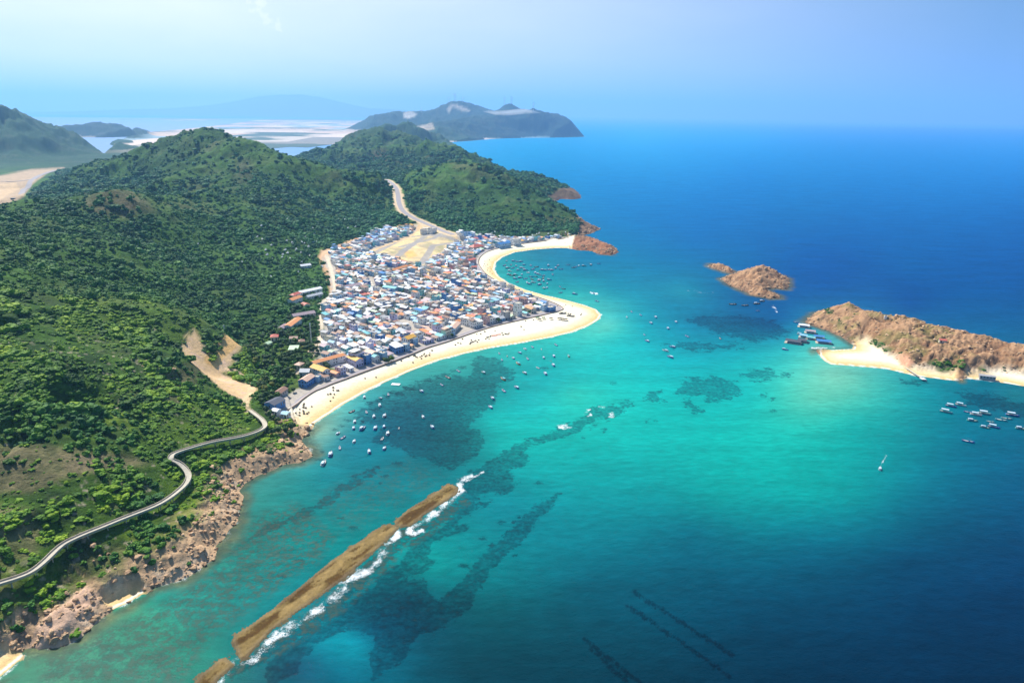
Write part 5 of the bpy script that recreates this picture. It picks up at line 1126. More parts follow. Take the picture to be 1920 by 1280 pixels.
for q in HOUSES[:248]:
    kind, roof, wall, st, rot = spec(q)
    w, d = (q[2], q[3]) if len(q) > 4 or abs(rot - rot0) < .5 else (q[3], q[2]); h = 3.3 * st + rnd.uniform(0, .8)
    e = put_house('house', q[0], q[1], rot, house_parts(w, d, h, kind, roof, wall, rnd, st), 'house', 'village houses packed behind the beach road')
    wdi = dist_line(np.array([q[0]]), np.array([q[1]]), WALLW, 200)[0][0]; px_, py_ = proj([q[0], q[1], 3])
    place = 'on the beach road' if wdi < 19 else 'second row' if wdi < 33 else 'deeper in'
    stw = {1: 'one storey', 2: 'two storey', 3: 'three storey'}[st]
    look = '%s %s house, %s roof' % (stw, wall, roof) if kind in ('gable', 'shed') else '%s %s house, %s' % (stw, wall, roof + ' terrace roof' if kind == 'terrace' else 'bare flat roof')
    look = look.replace('rust brown', 'rusty')
    near_t = math.hypot(q[0] - tower_c[0], q[1] - tower_c[1]) < 120
    items.append((e, look, place, tower_c if near_t else blue_c, 'slim tower' if near_t else 'blue corner house'))
label_all(items)
# the remaining, farther houses of the village, as one mass
allm = []; vi = []; key = {}
bigm = MB()
def addm(b, ms, x_, y_, z_, rot):
    c, s = math.cos(rot), math.sin(rot); n = len(bigm.v)
    for v in b.v: bigm.v.append((x_ + v[0] * c - v[1] * s, y_ + v[0] * s + v[1] * c, z_ + v[2]))
    for f in b.f: bigm.f.append(tuple(k + n for k in f))
    for mi in b.m:
        mm = ms[mi]
        if mm.name not in key: key[mm.name] = len(allm); allm.append(mm)
        bigm.m.append(key[mm.name])
zz = zat(np.array([q[0] for q in REST]), np.array([q[1] for q in REST]))
for q, z0 in zip(REST, zz):
    kind, roof, wall, st, rot = spec(q); w, d = (q[2], q[3]) if len(q) > 4 or abs(rot - rot0) < .5 else (q[3], q[2]); h = 3.3 * st + rnd.uniform(0, .8)
    if q[1] > 1150 and rnd.random() < .35: roof = rnd.choice(['sky blue', 'pale grey', 'white', 'blue'])
    for k, (b, ms) in house_parts(w, d, h, kind, roof, wall, rnd, st, windows=q[1] < 1150).items(): addm(b, ms, q[0], q[1], float(z0), rot)
oo = bigm.build('distant_houses', allm); tag(oo, 'crowded farther part of the fishing village with mixed coloured roofs', 'village', kind='stuff')
# ================================================================ boats
HULLM = pal('hull', {'blue': (.04, .20, .52), 'green': (.06, .38, .33), 'white': (.75, .77, .78), 'orange': (.62, .28, .05), 'black': (.03, .035, .045), 'turquoise': (.12, .52, .55)}, .45, var=.1, scale=.8)
M_DECKW = simple('boat_deck', (.42, .40, .36), .8); M_CAB = simple('cabin_white', (.46, .56, .66), .55); M_ROOFW = simple('cabin_roof', (.52, .64, .72), .5); M_TARP = simple('tarp_dark', (.04, .07, .14), .7); M_MAST = simple('mast', (.35, .30, .25), .6)
def hull_mesh(L, B, D):
    """planked hull with raised bow; bow to +x"""
    N = 11; V = []; Fq = []
    for i in range(N):
        t = i / (N - 1); x_ = -L / 2 + L * t; bw = B / 2 * (1 - max(0, (t - .45) / .55) ** 2.2) * (.82 + .18 * min(1, t / .3)); bw = max(bw, .05)
        sh = D * (.55 + .55 * max(0, (t - .4) / .6) ** 2 + .15 * max(0, (.3 - t) / .3)); kz = -.45 * (1 - max(0, (t - .8) / .2))
        V += [(x_, 0, kz), (x_, bw * .62, kz * .35), (x_, bw, sh), (x_, bw * .86, sh), (x_, bw * .84, sh - .28), (x_, -bw * .84, sh - .28), (x_, -bw * .86, sh), (x_, -bw, sh), (x_, -bw * .62, kz * .35)]
    b = MB(); b.v = V
    for i in range(N - 1):
        for j in range(9):
            if j == 4: continue
            a = i * 9 + j; c = i * 9 + (j + 1) % 9; b.f.append((a, c, c + 9, a + 9)); b.m.append(0)
    b.f.append((0, 1, 2, 7, 8)); b.m.append(0)
    dk = MB(); dk.v = V
    for i in range(N - 1): dk.f.append((i * 9 + 4, i * 9 + 5, i * 9 + 14, i * 9 + 13)); dk.m.append(0)
    return b, dk
def make_boat(hc, style, L, rc='white'):
    e = empty('fishing_boat', (0, 0, 0)); B = L * .31; D = L * .13 + .25
    h, dk = hull_mesh(L, B, D); h.build('hull', HULLM[hc], e); dk.build('deck', M_DECKW, e); z0 = D * .55 - .25
    if style in ('cabin', 'big'):
        c = MB(); k = 1.0 if style == 'cabin' else 1.25
        c.box(-L * .36, -B * .27, z0, -L * .02 * k, B * .27, z0 + 1.5 * k); ce = c.build('cabin', M_CAB, e)
        g = MB()
        for s_ in (-1, 1): g.poly([(-L * .33, s_ * (B * .27 + .02), z0 + .8), (-L * .06, s_ * (B * .27 + .02), z0 + .8), (-L * .06, s_ * (B * .27 + .02), z0 + 1.25), (-L * .33, s_ * (B * .27 + .02), z0 + 1.25)])
        g.build('window', M_OPEN, ce)
        r = MB(); r.box(-L * .42, -B * .36, z0 + 1.52 * k, .03 * L, B * .36, z0 + 1.52 * k + .14, bottom=True); r.build('cabin_roof', ROOFM[rc] if rc in ROOFM else M_ROOFW, ce)
    if style == 'canopy':
        c = MB()
        for p in ((-.36, -.3), (-.36, .3), (.14, -.3), (.14, .3)): c.tube((L * p[0], B * p[1], z0), (L * p[0], B * p[1], z0 + 1.9), .05, .05, 5)
        c.box(-L * .4, -B * .42, z0 + 1.9, L * .18, B * .42, z0 + 2.0, 1, bottom=True); c.build('canopy', [M_MAST, ROOFM[rc] if rc in ROOFM else M_ROOFW], e)
        s_ = MB(); s_.box(-L * .3, -B * .3, z0, L * .1, B * .3, z0 + .45); s_.build('bench', M_MAST, e)
    if style in ('open', 'cabin', 'big'):
        b_ = MB(); b_.tube((L * .18, 0, z0), (L * .18, 0, z0 + L * .32), .07, .04, 6); b_.tube((L * .18, 0, z0 + L * .2), (-L * .2, 0, z0 + L * .27), .04, .03, 5); b_.build('mast', M_MAST, e)
        g = MB(); g.box(L * .02, -B * .2, z0, L * .14, B * .2, z0 + .4); g.build('hatch', M_TARP, e); g = MB(); g.tube((-L * .42, 0, z0), (-L * .42, 0, z0 + .7), .25, .2, 8); g.build('engine_cover', M_TARP, e)
    if style == 'big':
        g = MB()
        for s_ in (-1, 1): g.tube((-L * .1, s_ * B * .2, z0 + 1.5), (L * .05, s_ * L * .42, z0 + 2.6), .06, .03, 5)
        g.build('outrigger', M_MAST, e)
    return e
def copy_thing(src, loc, rz, sc=1.0):
    r = src.copy(); COL.objects.link(r); r.location = loc; r.rotation_euler = (0, 0, rz); r.scale = (sc, sc, sc)
    for ch in src.children:
        c = ch.copy(); COL.objects.link(c); c.parent = r
        for g in ch.children:
            d = g.copy(); COL.objects.link(d); d.parent = c
    return r
PROTO = {}
def boat(kind, px, py, ang, sc=1.0):
    """kind: hull colour + style; ang: heading in degrees from +x"""
    p = at_z(px, py, 0); loc = (p[0], p[1], .12)
    if kind not in PROTO:
        hc, st, rc = kind; o = make_boat(hc, st, 8.6, rc); o.location = loc; o.rotation_euler = (0, 0, R(ang)); o.scale = (sc,) * 3; PROTO[kind] = o
    else: o = copy_thing(PROTO[kind], loc, R(ang), sc)
    o['category'] = 'boat'; return o
rb = random.Random(9)
KN = {('blue', 'cabin', 'w'): 'blue fishing boat with white cabin', ('white', 'cabin', 'w'): 'white fishing boat with small cabin', ('blue', 'open', 'w'): 'blue open fishing boat', ('green', 'cabin', 'w'): 'green fishing boat with white cabin', ('orange', 'cabin', 'turquoise'): 'orange hulled fishing boat', ('black', 'open', 'w'): 'dark open fishing boat',
      ('white', 'open', 'w'): 'white open fishing boat', ('blue', 'big', 'w'): 'large blue trawler with spread outriggers', ('turquoise', 'canopy', 'w'): 'turquoise tour boat under white canopy', ('blue', 'canopy', 'w'): 'blue tour boat under white canopy', ('turquoise', 'open', 'w'): 'turquoise open boat', ('white', 'canopy', 'w'): 'white tour boat under a canopy', ('black', 'cabin', 'w'): 'dark hulled boat with white cabin'}
k1, k2, k3, k4, k5, k6, k7, k8, k9, k10, k11, k12, k13 = list(KN)
G1 = [(683,745,k2,100,1),(713,747,k4,150,.7),(728,740,k3,110,.9),(712,760,k2,100,1.1),(660,772,k6,60,1.0),(687,773,k3,110,.9),(701,781,k2,95,1),(721,780,k2,92,1.1),(665,791,k2,95,1),(663,803,k1,95,1),(680,804,k8,75,1.25),(704,803,k1,90,1.2),(720,800,k1,95,.95),(727,813,k2,95,1.15),(634,813,k2,70,.8),(643,821,k3,70,1),
      (664,828,k2,95,.9),(717,823,k7,85,.8),(637,840,k3,105,.9),(620,852,k1,90,1.35),(607,869,k2,85,1.3),(692,847,k1,100,1.15),(721,841,k1,85,.95),(748,803,k7,90,.5),(793,782,k2,115,.95),(810,801,k1,120,1.05)]
G2 = [(790,734,k1,125,1),(828,722,k3,120,.9),(839,708,k6,135,1.2),(859,696,k3,130,1),(906,699,k4,130,1),(943,711,k5,125,1.25),(971,682,k5,120,1.25),(983,700,k4,120,1.1),(1022,701,k1,110,1.2),(1008,690,k7,120,.8),(1037,685,k1,100,1.2),(989,673,k3,110,1),(1019,671,k1,100,.95),(1038,668,k1,100,1.1),(1066,668,k5,100,.95),
      (984,655,k2,120,.9),(974,662,k1,125,.9),(962,672,k1,120,.9),(941,675,k3,100,.8),(936,663,k3,110,.8),(998,651,k3,110,.9),(1042,647,k3,110,1),(944,733,k3,120,1.1),(968,727,k1,130,1.1),(923,747,k1,120,1.05),(919,764,k1,120,1.05),(951,668,k6,100,.6),(1015,655,k7,100,.55)]
G3 = [(1184,585,k3,95,1),(1201,591,k3,100,1),(1175,595,k2,95,.8),(1229,595,k1,100,1.1),(1220,606,k1,105,1.1),(1267,604,k1,105,1),(1252,616,k1,95,1.1),(1208,628,k3,100,.8),(1213,640,k1,120,1.1),(1288,631,k3,110,1.1),(1350,635,k6,95,.9),(1260,651,k1,140,1.15),(1247,658,k2,135,1.1),(1256,670,k1,130,1.3),(1119,565,k3,130,1.1)]
G4 = [(1374,571,k6,-12,1.5),(1397,573,k6,-5,1.4),(1419,570,k13,10,1.4),(1429,565,k13,15,1.3),(1421,583,k3,-15,.9)]
G5 = [(1774,773,k9,-30,1.5),(1783,762,k10,-35,1.3),(1801,760,k12,-32,1.3),(1815,773,k3,-30,1),(1830,778,k12,-28,1.3),(1846,776,k9,-25,1.5),(1898,779,k10,-28,1.5),(1823,789,k4,-15,1.2),(1877,788,k11,-30,1.3),(1887,785,k11,-30,1.2),(1847,802,k4,-30,1.1),(1863,801,k10,-35,1.3),(1914,804,k4,-20,1.2),(1815,828,k3,-40,1.3),(1650,879,k2,60,.9),(1857,791,k11,-25,.9)]
G6 = [(950,490),(963,490),(968,491),(973,491),(977,491),(961,503),(968,499),(979,503),(999,505),(1006,501),(1028,498),(1018,507),(1024,507),(1029,506),(1035,507),(1046,498),(1052,505),(1066,497),(1075,502),(1079,501),(1085,499),(1095,499),(1108,497),(1123,495),(960,517),(967,516),(978,515),(985,523),(996,519),(997,524),(1010,515),(1019,517),
      (1018,522),(1011,526),(1019,527),(1030,525),(1012,534),(1026,532),(1025,540),(1019,541),(1050,538),(1057,542),(1051,549),(1078,552),(993,533),(970,529),(988,530),(954,515),(946,498),(1113,550),(958,497),(972,507),(983,497),(990,512),(956,509),(975,521),(966,523),(1000,530),(1005,519),(952,503),(1036,515),(1042,503),(985,507),(995,498),(1003,512)]
items = []
for G, pl_, ref, rw_, grp in ((G1, 'moored off the southern beach', at_z(573, 830)[:2], 'the rocky headland', 'boats moored off the southern beach'), (G2, 'off the mid beach', at_z(1125, 592)[:2], 'the sand point', 'boats off the middle of the beach'),
                       (G3, 'beyond the sand point', at_z(1125, 592)[:2], 'the sand point', 'boats in open water beyond the sand point'), (G4, 'below the rocky islet', at_z(1440, 560)[:2], 'the islet', 'boats below the rocky islet'), (G5, 'in the island cluster', at_z(1800, 712)[:2], 'the island shore', 'boats clustered off the island')):
    for q in G:
        o = boat(q[2], q[0], q[1], q[3] + rb.uniform(-6, 6), q[4] * .80); o['group'] = grp; items.append((o, KN[q[2]], pl_, ref, rw_))
for q in G6:
    kd = rb.choice([k1, k1, k3, k3, k6, k2, k4]); o = boat(kd, q[0], q[1], rb.uniform(-40, 130), rb.uniform(.75, 1.15)); o['group'] = 'boats crowded in the northern bay'
    items.append((o, KN[kd], 'in the northern bay', at_z(1128, 477)[:2], 'the rocky cape'))
label_all(items)
# pontoon barge
M_PONT = simple('pontoon', (.74, .76, .76), .6)
p = at_z(742, 721); e = empty('pontoon', (p[0], p[1], 0), R(-8)); tag(e, 'flat white pontoon with square deck floating off the beach', 'pontoon')
b = MB(); b.box(-4.2, -2.4, .35, 4.2, 2.4, .6, bottom=True); b.build('deck', M_PONT, e)
for yy in (-1.8, 0, 1.8): b = MB(); b.tube((-4, yy, .1), (4, yy, .1), .36, .36, 10); b.build('float', M_CAB, e)
# floating rafts with roofs near the island
def raft(px, py, w, d, rot, roof, label):
    p = at_z(px, py); e = empty('raft_house', (p[0], p[1], 0), R(rot)); tag(e, label, 'raft house', 'floating raft houses by the island')
    b = MB(); b.box(-w / 2 - 1.2, -d / 2 - 1, -.25, w / 2 + 1.2, d / 2 + 1, .45); b.build('raft', M_DECK, e)
    b = MB()
    for i in range(5):
        for s_ in (-1, 1): b.tube((-w / 2 + .3 + (w - .6) * i / 4, s_ * (d / 2 - .3), .4), (-w / 2 + .3 + (w - .6) * i / 4, s_ * (d / 2 - .3), 3.1), .1, .1, 6)
    b.build('frame', M_MAST, e)
    b = MB(); x_, y_, z_ = w / 2 + .5, d / 2 + .5, 3.0; pk = d * .2
    for s_ in (-1, 1): b.poly([(-x_, s_ * y_, z_), (x_, s_ * y_, z_), (x_, 0, z_ + pk), (-x_, 0, z_ + pk)] if s_ < 0 else [(x_, y_, z_), (-x_, y_, z_), (-x_, 0, z_ + pk), (x_, 0, z_ + pk)])
    b.poly([(x_, -y_, z_), (x_, y_, z_), (x_, 0, z_ + pk)]); b.poly([(-x_, y_, z_), (-x_, -y_, z_), (-x_, 0, z_ + pk)])
    b.build('roof', ROOFM[roof], e)
    for s_ in (-1, 1): b = MB(); b.box(-w * .4, s_ * d * .22 - .5, .46, w * .4, s_ * d * .22 + .5, 1.2); b.build('table', M_CAB, e)
for a in [(1487,643,16,8.5,-28,'dark','long dark roofed raft house nearest the open bay'),(1504,641,9,8,-28,'dark','short dark raft house beside the long dark one'),(1544,643,15,8,-18,'blue','bright blue roofed raft house closest to the sand spit'),
          (1520,636,9,6,-25,'turquoise','teal roofed raft house in the middle of the rafts'),(1535,634,11,6,-15,'blue','narrow blue raft house behind the bright blue one'),(1519,624,11,6,-20,'mauve','mauve roofed raft house with a small annex'),(1506,632,8,5,-25,'sky blue','small pale blue raft house at the bay side'),(1507,613,12,6,-22,'white','white roofed raft moored under the island tip')]: raft(*a)
for q, kd, an, lb in (((1493,605),k3,-40,'blue open boat tied under the island tip'),((1500,627),k12,-30,'white tour boat tied between the raft houses'),((1512,641),k7,-25,'white open boat beside the dark raft houses'),((1472,656),k1,-30,'blue cabin boat lying outside the raft houses')):
    o = boat(kd, q[0], q[1], an, .85); o['label'] = lb; o['group'] = 'boats by the raft houses'
# basket boats drawn up on the sand, and afloat
M_BASK = simple('basket_tar', (.055, .05, .045), .7); M_RIM = simple('basket_rim', (.30, .22, .12), .7)
def make_basket():
    e = empty('basket_boat', (0, 0, 0)); b = MB(); n = 16; prof = [(.0, .0), (.55, .05), (.95, .35), (1.1, .8), (1.02, .8), (.88, .38), (.5, .14), (.0, .1)]
    for i in range(n):
        t0, t1 = 2 * math.pi * i / n, 2 * math.pi * (i + 1) / n
        for (r0, z0), (r1, z1) in zip(prof[:-1], prof[1:]):
            q = [(r0 * math.cos(t0), r0 * math.sin(t0), z0), (r0 * math.cos(t1), r0 * math.sin(t1), z0), (r1 * math.cos(t1), r1 * math.sin(t1), z1), (r1 * math.cos(t0), r1 * math.sin(t0), z1)]
            if r0 < .01: q = [q[0], q[2], q[3]]
            if r1 < .01: q = q[:3]
            b.poly(q)
    b.build('hull', M_BASK, e); b = MB()
    for i in range(n):
        t0, t1 = 2 * math.pi * i / n, 2 * math.pi * (i + 1) / n; b.tube((1.08 * math.cos(t0), 1.08 * math.sin(t0), .82), (1.08 * math.cos(t1), 1.08 * math.sin(t1), .82), .07, .07, 5, cap=False)
    b.build('rim', M_RIM, e); b = MB(); b.box(-.95, -.14, .55, .95, .14, .6, bottom=True); b.build('seat', M_RIM, e); e['category'] = 'basket boat'; return e
BK1 = [(x_ / 6 + 520, y_ / 6 + 600) for x_, y_ in [(628,762),(630,792),(670,795),(685,795),(568,838),(598,833),(640,836),(628,873),(597,912),(987,658),(1110,646),(300,943),(295,960),(293,985),(320,990),(387,975),(252,1005),(290,1020),(295,1030),(208,1047),(250,1043),(300,1055),(335,1055),(353,1040),(250,1073)]]
BK2 = [(x_ / 6 + 520, y_ / 6 + 600) for x_, y_ in [(1395,462),(1525,480),(1478,418),(1535,405),(1548,400),(1560,418),(1575,422),(1605,415),(1620,435),(1625,405),(1645,390),(1655,380),(1665,410),(1680,400),(1710,398),(1715,375),(1740,345)]]
BK3 = [(x_ / 8 + 740, y_ / 8 + 560) for x_, y_ in [(910,695),(950,665),(990,675),(1130,680),(1140,660),(1155,655),(1150,625),(1175,650),(1200,640),(1215,630),(1240,652),(1260,622),(1365,605),(1385,585),(1405,575),(1415,605),(1430,570),(1440,560),(1610,515),(1625,545),(1660,530),(1680,535),(1700,535),(1715,520),(1505,485),(1350,495),(1230,535),(1290,530),(1015,605)]]
BK4 = [(x_ / 10.67 + 960, y_ / 10.67 + 540) for x_, y_ in [(1040,370),(1075,340),(1205,370),(1390,515),(1375,540),(1125,515),(1170,520),(890,320),(905,360),(180,775),(240,835),(430,640),(270,660)]]
BK5 = [(x_ / 5.05 + 800, y_ / 5.05 + 420) for x_, y_ in [(545,380),(560,400),(575,385),(550,355),(595,340),(580,420),(600,450),(540,400),(600,410),(610,430),(575,440),(620,470),(1310,180),(1330,190)]]
items = []; bproto = None
for L_, pl_, grp in ((BK1, 'on the southern sand', 'basket boats on the southern sand'), (BK2, 'on sand below the yellow roof', 'basket boats on the sand below the yellow roofed house'), (BK3, 'on the middle of the beach', 'basket boats on the middle of the beach'), (BK4, 'on the sand point', 'basket boats on the sand point'), (BK5, 'on the northern beach', 'basket boats on the northern beach')):
    for px, py in L_:
        p = hit(px, py, 0, 350)
        if p is None or p[2] < .1: continue
        if bproto is None: bproto = make_basket(); o = bproto; o.location = tuple(p); sc_ = 1
        else: o = copy_thing(bproto, tuple(p), rb.uniform(0, 6), rb.uniform(.7, 1.0))
        o['group'] = grp; items.append((o, rb.choice(['black round basket boat', 'black round basket boat']), pl_, at_z(573, 830)[:2], 'the rocky headland'))
label_all(items)
# beach shelters
M_THATCH = simple('thatch', (.20, .17, .11), .95, var=.3, scale=1.5); M_NETG = simple('net_green', (.10, .20, .09), .9, var=.3, scale=1.5)
def shelter(px, py, w, d, mat, label, rot=10):
    p = hit(px, py, 0, 350); e = empty('beach_shelter', tuple(p), R(rot)); tag(e, label, 'shelter', 'shelters on the sand point')
    b = MB()
    for q in ((-1, -1), (1, -1), (1, 1), (-1, 1)): b.tube((q[0] * w * .42, q[1] * d * .42, -.3), (q[0] * w * .42, q[1] * d * .42, 2.1), .07, .07, 6)
    b.build('post', M_MAST, e); b = MB(); X, Y = w / 2, d / 2; n = 8
    for i in range(n):
        a0, a1 = -X + 2 * X * i / n, -X + 2 * X * (i + 1) / n; s0, s1 = .12 * rb.random(), .12 * rb.random()
        b.poly([(a0, -Y, 2.0 - s0), (a1, -Y, 2.0 - s1), (a1, 0, 2.9), (a0, 0, 2.9)]); b.poly([(a1, Y, 2.0 - s1), (a0, Y, 2.0 - s0), (a0, 0, 2.9), (a1, 0, 2.9)])
    b.poly([(X, -Y, 2), (X, Y, 2), (X, 0, 2.9)]); b.poly([(-X, Y, 2), (-X, -Y, 2), (-X, 0, 2.9)]); b.build('roof', mat, e)
for a in [(1049,599,5,4,M_THATCH,'thatched beach shelter with ragged roof in front of the road end'),(1054,600,4,4,M_THATCH,'smaller thatched shelter beside the ragged one'),(1060,601,5,4,M_THATCH,'dark thatched shelter farthest along the sand point'),(1008,598,5,4,M_NETG,'green net shelter beside the sea wall'),(1012,601,4,3,M_THATCH,'low brown shelter beside the green net one'),
          (1019,598,4,4,M_NETG,'square green shelter standing alone by the wall'),(1033,599,4,3,M_THATCH,'small brown shelter between green and thatched ones')]: shelter(*a)
def wreck(px, py, ang, label):
    p = hit(px, py, 0, 350); e = empty('beached_boat', (p[0], p[1], p[2] + .35), R(ang)); tag(e, label, 'boat')
    h, dk = hull_mesh(10.5, 3.2, 1.6); h.build('hull', M_MAST, e); dk.build('deck', M_DECKW, e); b = MB(); b.box(-3, -.8, .6, 0, .8, 1.9); b.build('cabin', M_THATCH, e)
wreck(1070, 593, -14, 'weathered brown boat hauled up on the sand point'); wreck(1055, 588, 15, 'old brown hull lying by the end of the beach road')
for (px, py, w, d, rot, lb) in ((927, 629, 7, 3, 20, 'red tarpaulin spread on the beach among the basket boats'), (935, 627, 5, 2.4, 12, 'narrow red tarpaulin beside the larger one on the beach')):
    p = hit(px, py, 0, 350); b = MB(); n = 7
    for i in range(n):
        for j in range(4):
            f_ = lambda a, c: (-w / 2 + w * a / n, -d / 2 + d * c / 4, .12 + .22 * vnoise(np.array([a * .9 + px]), np.array([c * .9]), 3)[0])
            b.poly([f_(i, j), f_(i + 1, j), f_(i + 1, j + 1), f_(i, j + 1)])
    o = b.build('tarpaulin', simple('tarp_red', (.55, .10, .07), .7)); o.location = (p[0], p[1], p[2] + .15); o.rotation_euler = (0, 0, R(rot)); tag(o, lb, 'tarpaulin')
    md = o.modifiers.new('thick', 'SOLIDIFY'); md.thickness = .05
# ================================================================ jetty and hut on the island
a = hit(1690, 684, 0, 350); b_ = at_z(1727, 711, 0); a[2] = 2.0; d = np.array([b_[0] - a[0], b_[1] - a[1]]); Lj = np.linalg.norm(d); ang = math.atan2(d[1], d[0])
e = empty('jetty', (a[0], a[1], 0), ang); tag(e, 'narrow wooden jetty leading from the island sand into the sea', 'jetty')
b = MB(); b.box(0, -.9, 1.75, Lj, .9, 1.95, bottom=True); b.build('deck', M_DECK, e); b = MB(); b.box(Lj, -2.2, 1.7, Lj + 5, 2.2, 1.93, bottom=True); b.build('landing_stage', M_PONT, e)
for i in range(10):
    b = MB(); x_ = Lj * (i + .5) / 10
    for s_ in (-1, 1): b.tube((x_, s_ * .7, -2), (x_, s_ * .7, 1.75), .11, .11, 6)
    b.build('pile', M_MAST, e)
o = boat(k7, 1731, 712, -60, .8); o['label'] = 'white open boat tied at the head of the jetty'
for px, py, w, d_, kd, rf, wa, lb in ((1767, 641, 7, 5, 'gable', 'red', 'cream', 'small red roofed hut on the rocky island'), (1850, 711, 14, 4, 'shed', 'grey', 'grey', 'long grey shelter above the far island beach'), (1660, 597, 3, 3, 'flat', 'white', 'white', 'white marker block on the crest of the island')):
    p = hit(px, py, 0, 350); e = put_house('hut', p[0], p[1], R(-20), house_parts(w, d_, 2.6, kd, rf, wa, rnd, 1), 'hut'); e['label'] = lb
# ================================================================ wind turbines
M_TURB = simple('turbine_white', (.72, .74, .76), .5)
def make_turbine(rot):
    e = empty('wind_turbine', (0, 0, 0)); b = MB(); b.tube((0, 0, -6), (0, 0, 88), 3.2, 1.9, 14); b.build('tower', M_TURB, e)
    b = MB(); b.box(-5, -2, 87, 4, 2, 91, bottom=True); n_ = b.build('nacelle', M_TURB, e); b = MB(); b.tube((4, 0, 89), (6.5, 0, 89), 1.6, .5, 10); b.build('hub', M_TURB, n_)
    for k in range(3):
        b = MB(); a0 = rot + k * 2.094; c, s = math.cos(a0), math.sin(a0); q = []
        for t, wd_ in ((0, 1.4), (8, 2.4), (26, 1.5), (46, .4)): q.append(((5.6, c * t - s * wd_, 89 + s * t + c * wd_), (5.2, c * t + s * wd_ * .6, 89 + s * t - c * wd_ * .6)))
        for (p1_, p2_), (p3_, p4_) in zip(q[:-1], q[1:]): b.poly([p1_, p3_, p4_, p2_]); b.poly([(v[0] - .7, v[1], v[2]) for v in (p2_, p4_, p3_, p1_)]); b.poly([p1_, (p1_[0]-.7, p1_[1], p1_[2]), (p3_[0]-.7, p3_[1], p3_[2]), p3_]); b.poly([p4_, (p4_[0]-.7, p4_[1], p4_[2]), (p2_[0]-.7, p2_[1], p2_[2]), p2_])
        b.build('blade', M_TURB, e)
    tag(e, None, 'wind turbine', 'wind turbines on the far ridge'); return e
for i, (px, Y, sc, lb) in enumerate([(842, 11000, .7, 'short wind turbine just beside the tallest one on the summit'), (853, 11000, 1.15, 'tallest wind turbine on the highest far summit'), (868, 10950, .8, 'wind turbine on the seaward shoulder of the highest summit'), (946, 10350, 1.0, 'wind turbine on the landward side of the clouded peak'), (959, 10400, 1.05, 'wind turbine rising from the clouded peak itself'), (1000, 8950, 1.0, 'lone wind turbine near the end of the far headland'), (790, 10700, .7, 'wind turbine on the low saddle by the pale cutting')]):
    q = w_at(px, Y, 300); z_ = float(zat(q[0], q[1])); q = w_at(px, Y, z_); o = make_turbine(.4 + i * .7); o.location = (q[0], q[1], float(zat(q[0], q[1]))); o.scale = (sc,) * 3; o.rotation_euler = (0, 0, R(-100 + 12 * i)); o['label'] = lb
# ================================================================ masts
def mast(px, py, h, label, name='radio_mast'):
    p = hit(px, py, 0, 350); e = empty(name, tuple(p)); tag(e, label, 'mast'); b = MB()
    for q in ((-1, -1), (1, -1), (1, 1), (-1, 1)): b.tube((q[0] * .7, q[1] * .7, -1), (q[0] * .18, q[1] * .18, h), .12, .08, 5)
    for k in range(9):
        t = k / 9; w = .7 + (.18 - .7) * t; z_ = h * t; b.tube((-w, -w, z_), (w, w, z_ + h / 9), .05, .05, 4); b.tube((w, -w, z_), (-w, w, z_ + h / 9), .05, .05, 4)
    b.build('lattice', M_PONT, e); b = MB()
    for k in range(3): a0 = k * 2.09; b.box(math.cos(a0) * .7 - .2, math.sin(a0) * .7 - .2, h - 2.2, math.cos(a0) * .7 + .2, math.sin(a0) * .7 + .2, h)
    b.build('antenna', M_CAB, e)
mast(584, 644, 24, 'tall white lattice mast beside trees at the village edge'); mast(421, 624, 9, 'short white mast on the hill spur above the quarry')
# ================================================================ trees one can tell apart
def crown_mesh(seed, palm=False):
    r = np.random.default_rng(seed); vs, fs, n = [], [], 0
    for k in range(7):
        V, Fi = lumpy(seed * 10 + k, 90, .85, ICO1 if False else ICO2, .45, -.8); a0 = r.uniform(0, 6.28); rad = 0 if k == 0 else r.uniform(1.1, 1.9); s_ = r.uniform(1.1, 1.8) if k else 2.2
        V = V * s_ + np.array([math.cos(a0) * rad, math.sin(a0) * rad, 4.4 + r.uniform(-.7, 1.1)]); vs.append(V); fs.append(Fi + n); n += len(V)
    return np.concatenate(vs), np.concatenate(fs)
def trunk_mesh(seed):
    r = random.Random(seed); b = MB(); b.tube((0, 0, -.8), (.1, .05, 2.4), .28, .2, 8)
    for k in range(4): a0 = k * 1.6 + r.random(); b.tube((.1, .05, 2.2), (math.cos(a0) * 1.4, math.sin(a0) * 1.4, 4.3), .14, .06, 6)
    return b
M_T = [mat_leaf('crown_dark', (.016, .045, .008), (.032, .075, .012), (.055, .105, .014)), mat_leaf('crown_green', (.030, .075, .010), (.060, .125, .014), (.095, .165, .018)), mat_leaf('crown_yellow', (.085, .110, .014), (.150, .165, .018), (.200, .200, .025))]
TN = ['dark green round tree', 'bright green spreading tree', 'yellow green tree']
TP = []
for k in range(6):
    e = empty('round_tree', (0, 0, 0)); e['category'] = 'tree'; V, Fi = crown_mesh(40 + k); trunk_mesh(k).build('trunk', M_BARK, e); mesh_np('crown', V, Fi, M_T[[0, 0, 1, 1, 2, 0][k]], parent=e, smooth=False); e['tone_'] = [0, 0, 1, 1, 2, 0][k]; TP.append(e)
spots = []
rt = random.Random(21)
treepoly = np.array([at_z(px, py, 5)[:2] for px, py in [(436, 668), (470, 640), (505, 625), (540, 598), (552, 578), (590, 600), (598, 650), (600, 680), (585, 692), (560, 720), (545, 748), (515, 760), (540, 790), (556, 800), (548, 830), (500, 850), (505, 800), (480, 760), (480, 720), (460, 690)]])
lo = treepoly.min(0); hi = treepoly.max(0); tries = 0
hs = [(t_[0], t_[1], t_[2]) for t_ in taken]
quarw = quar
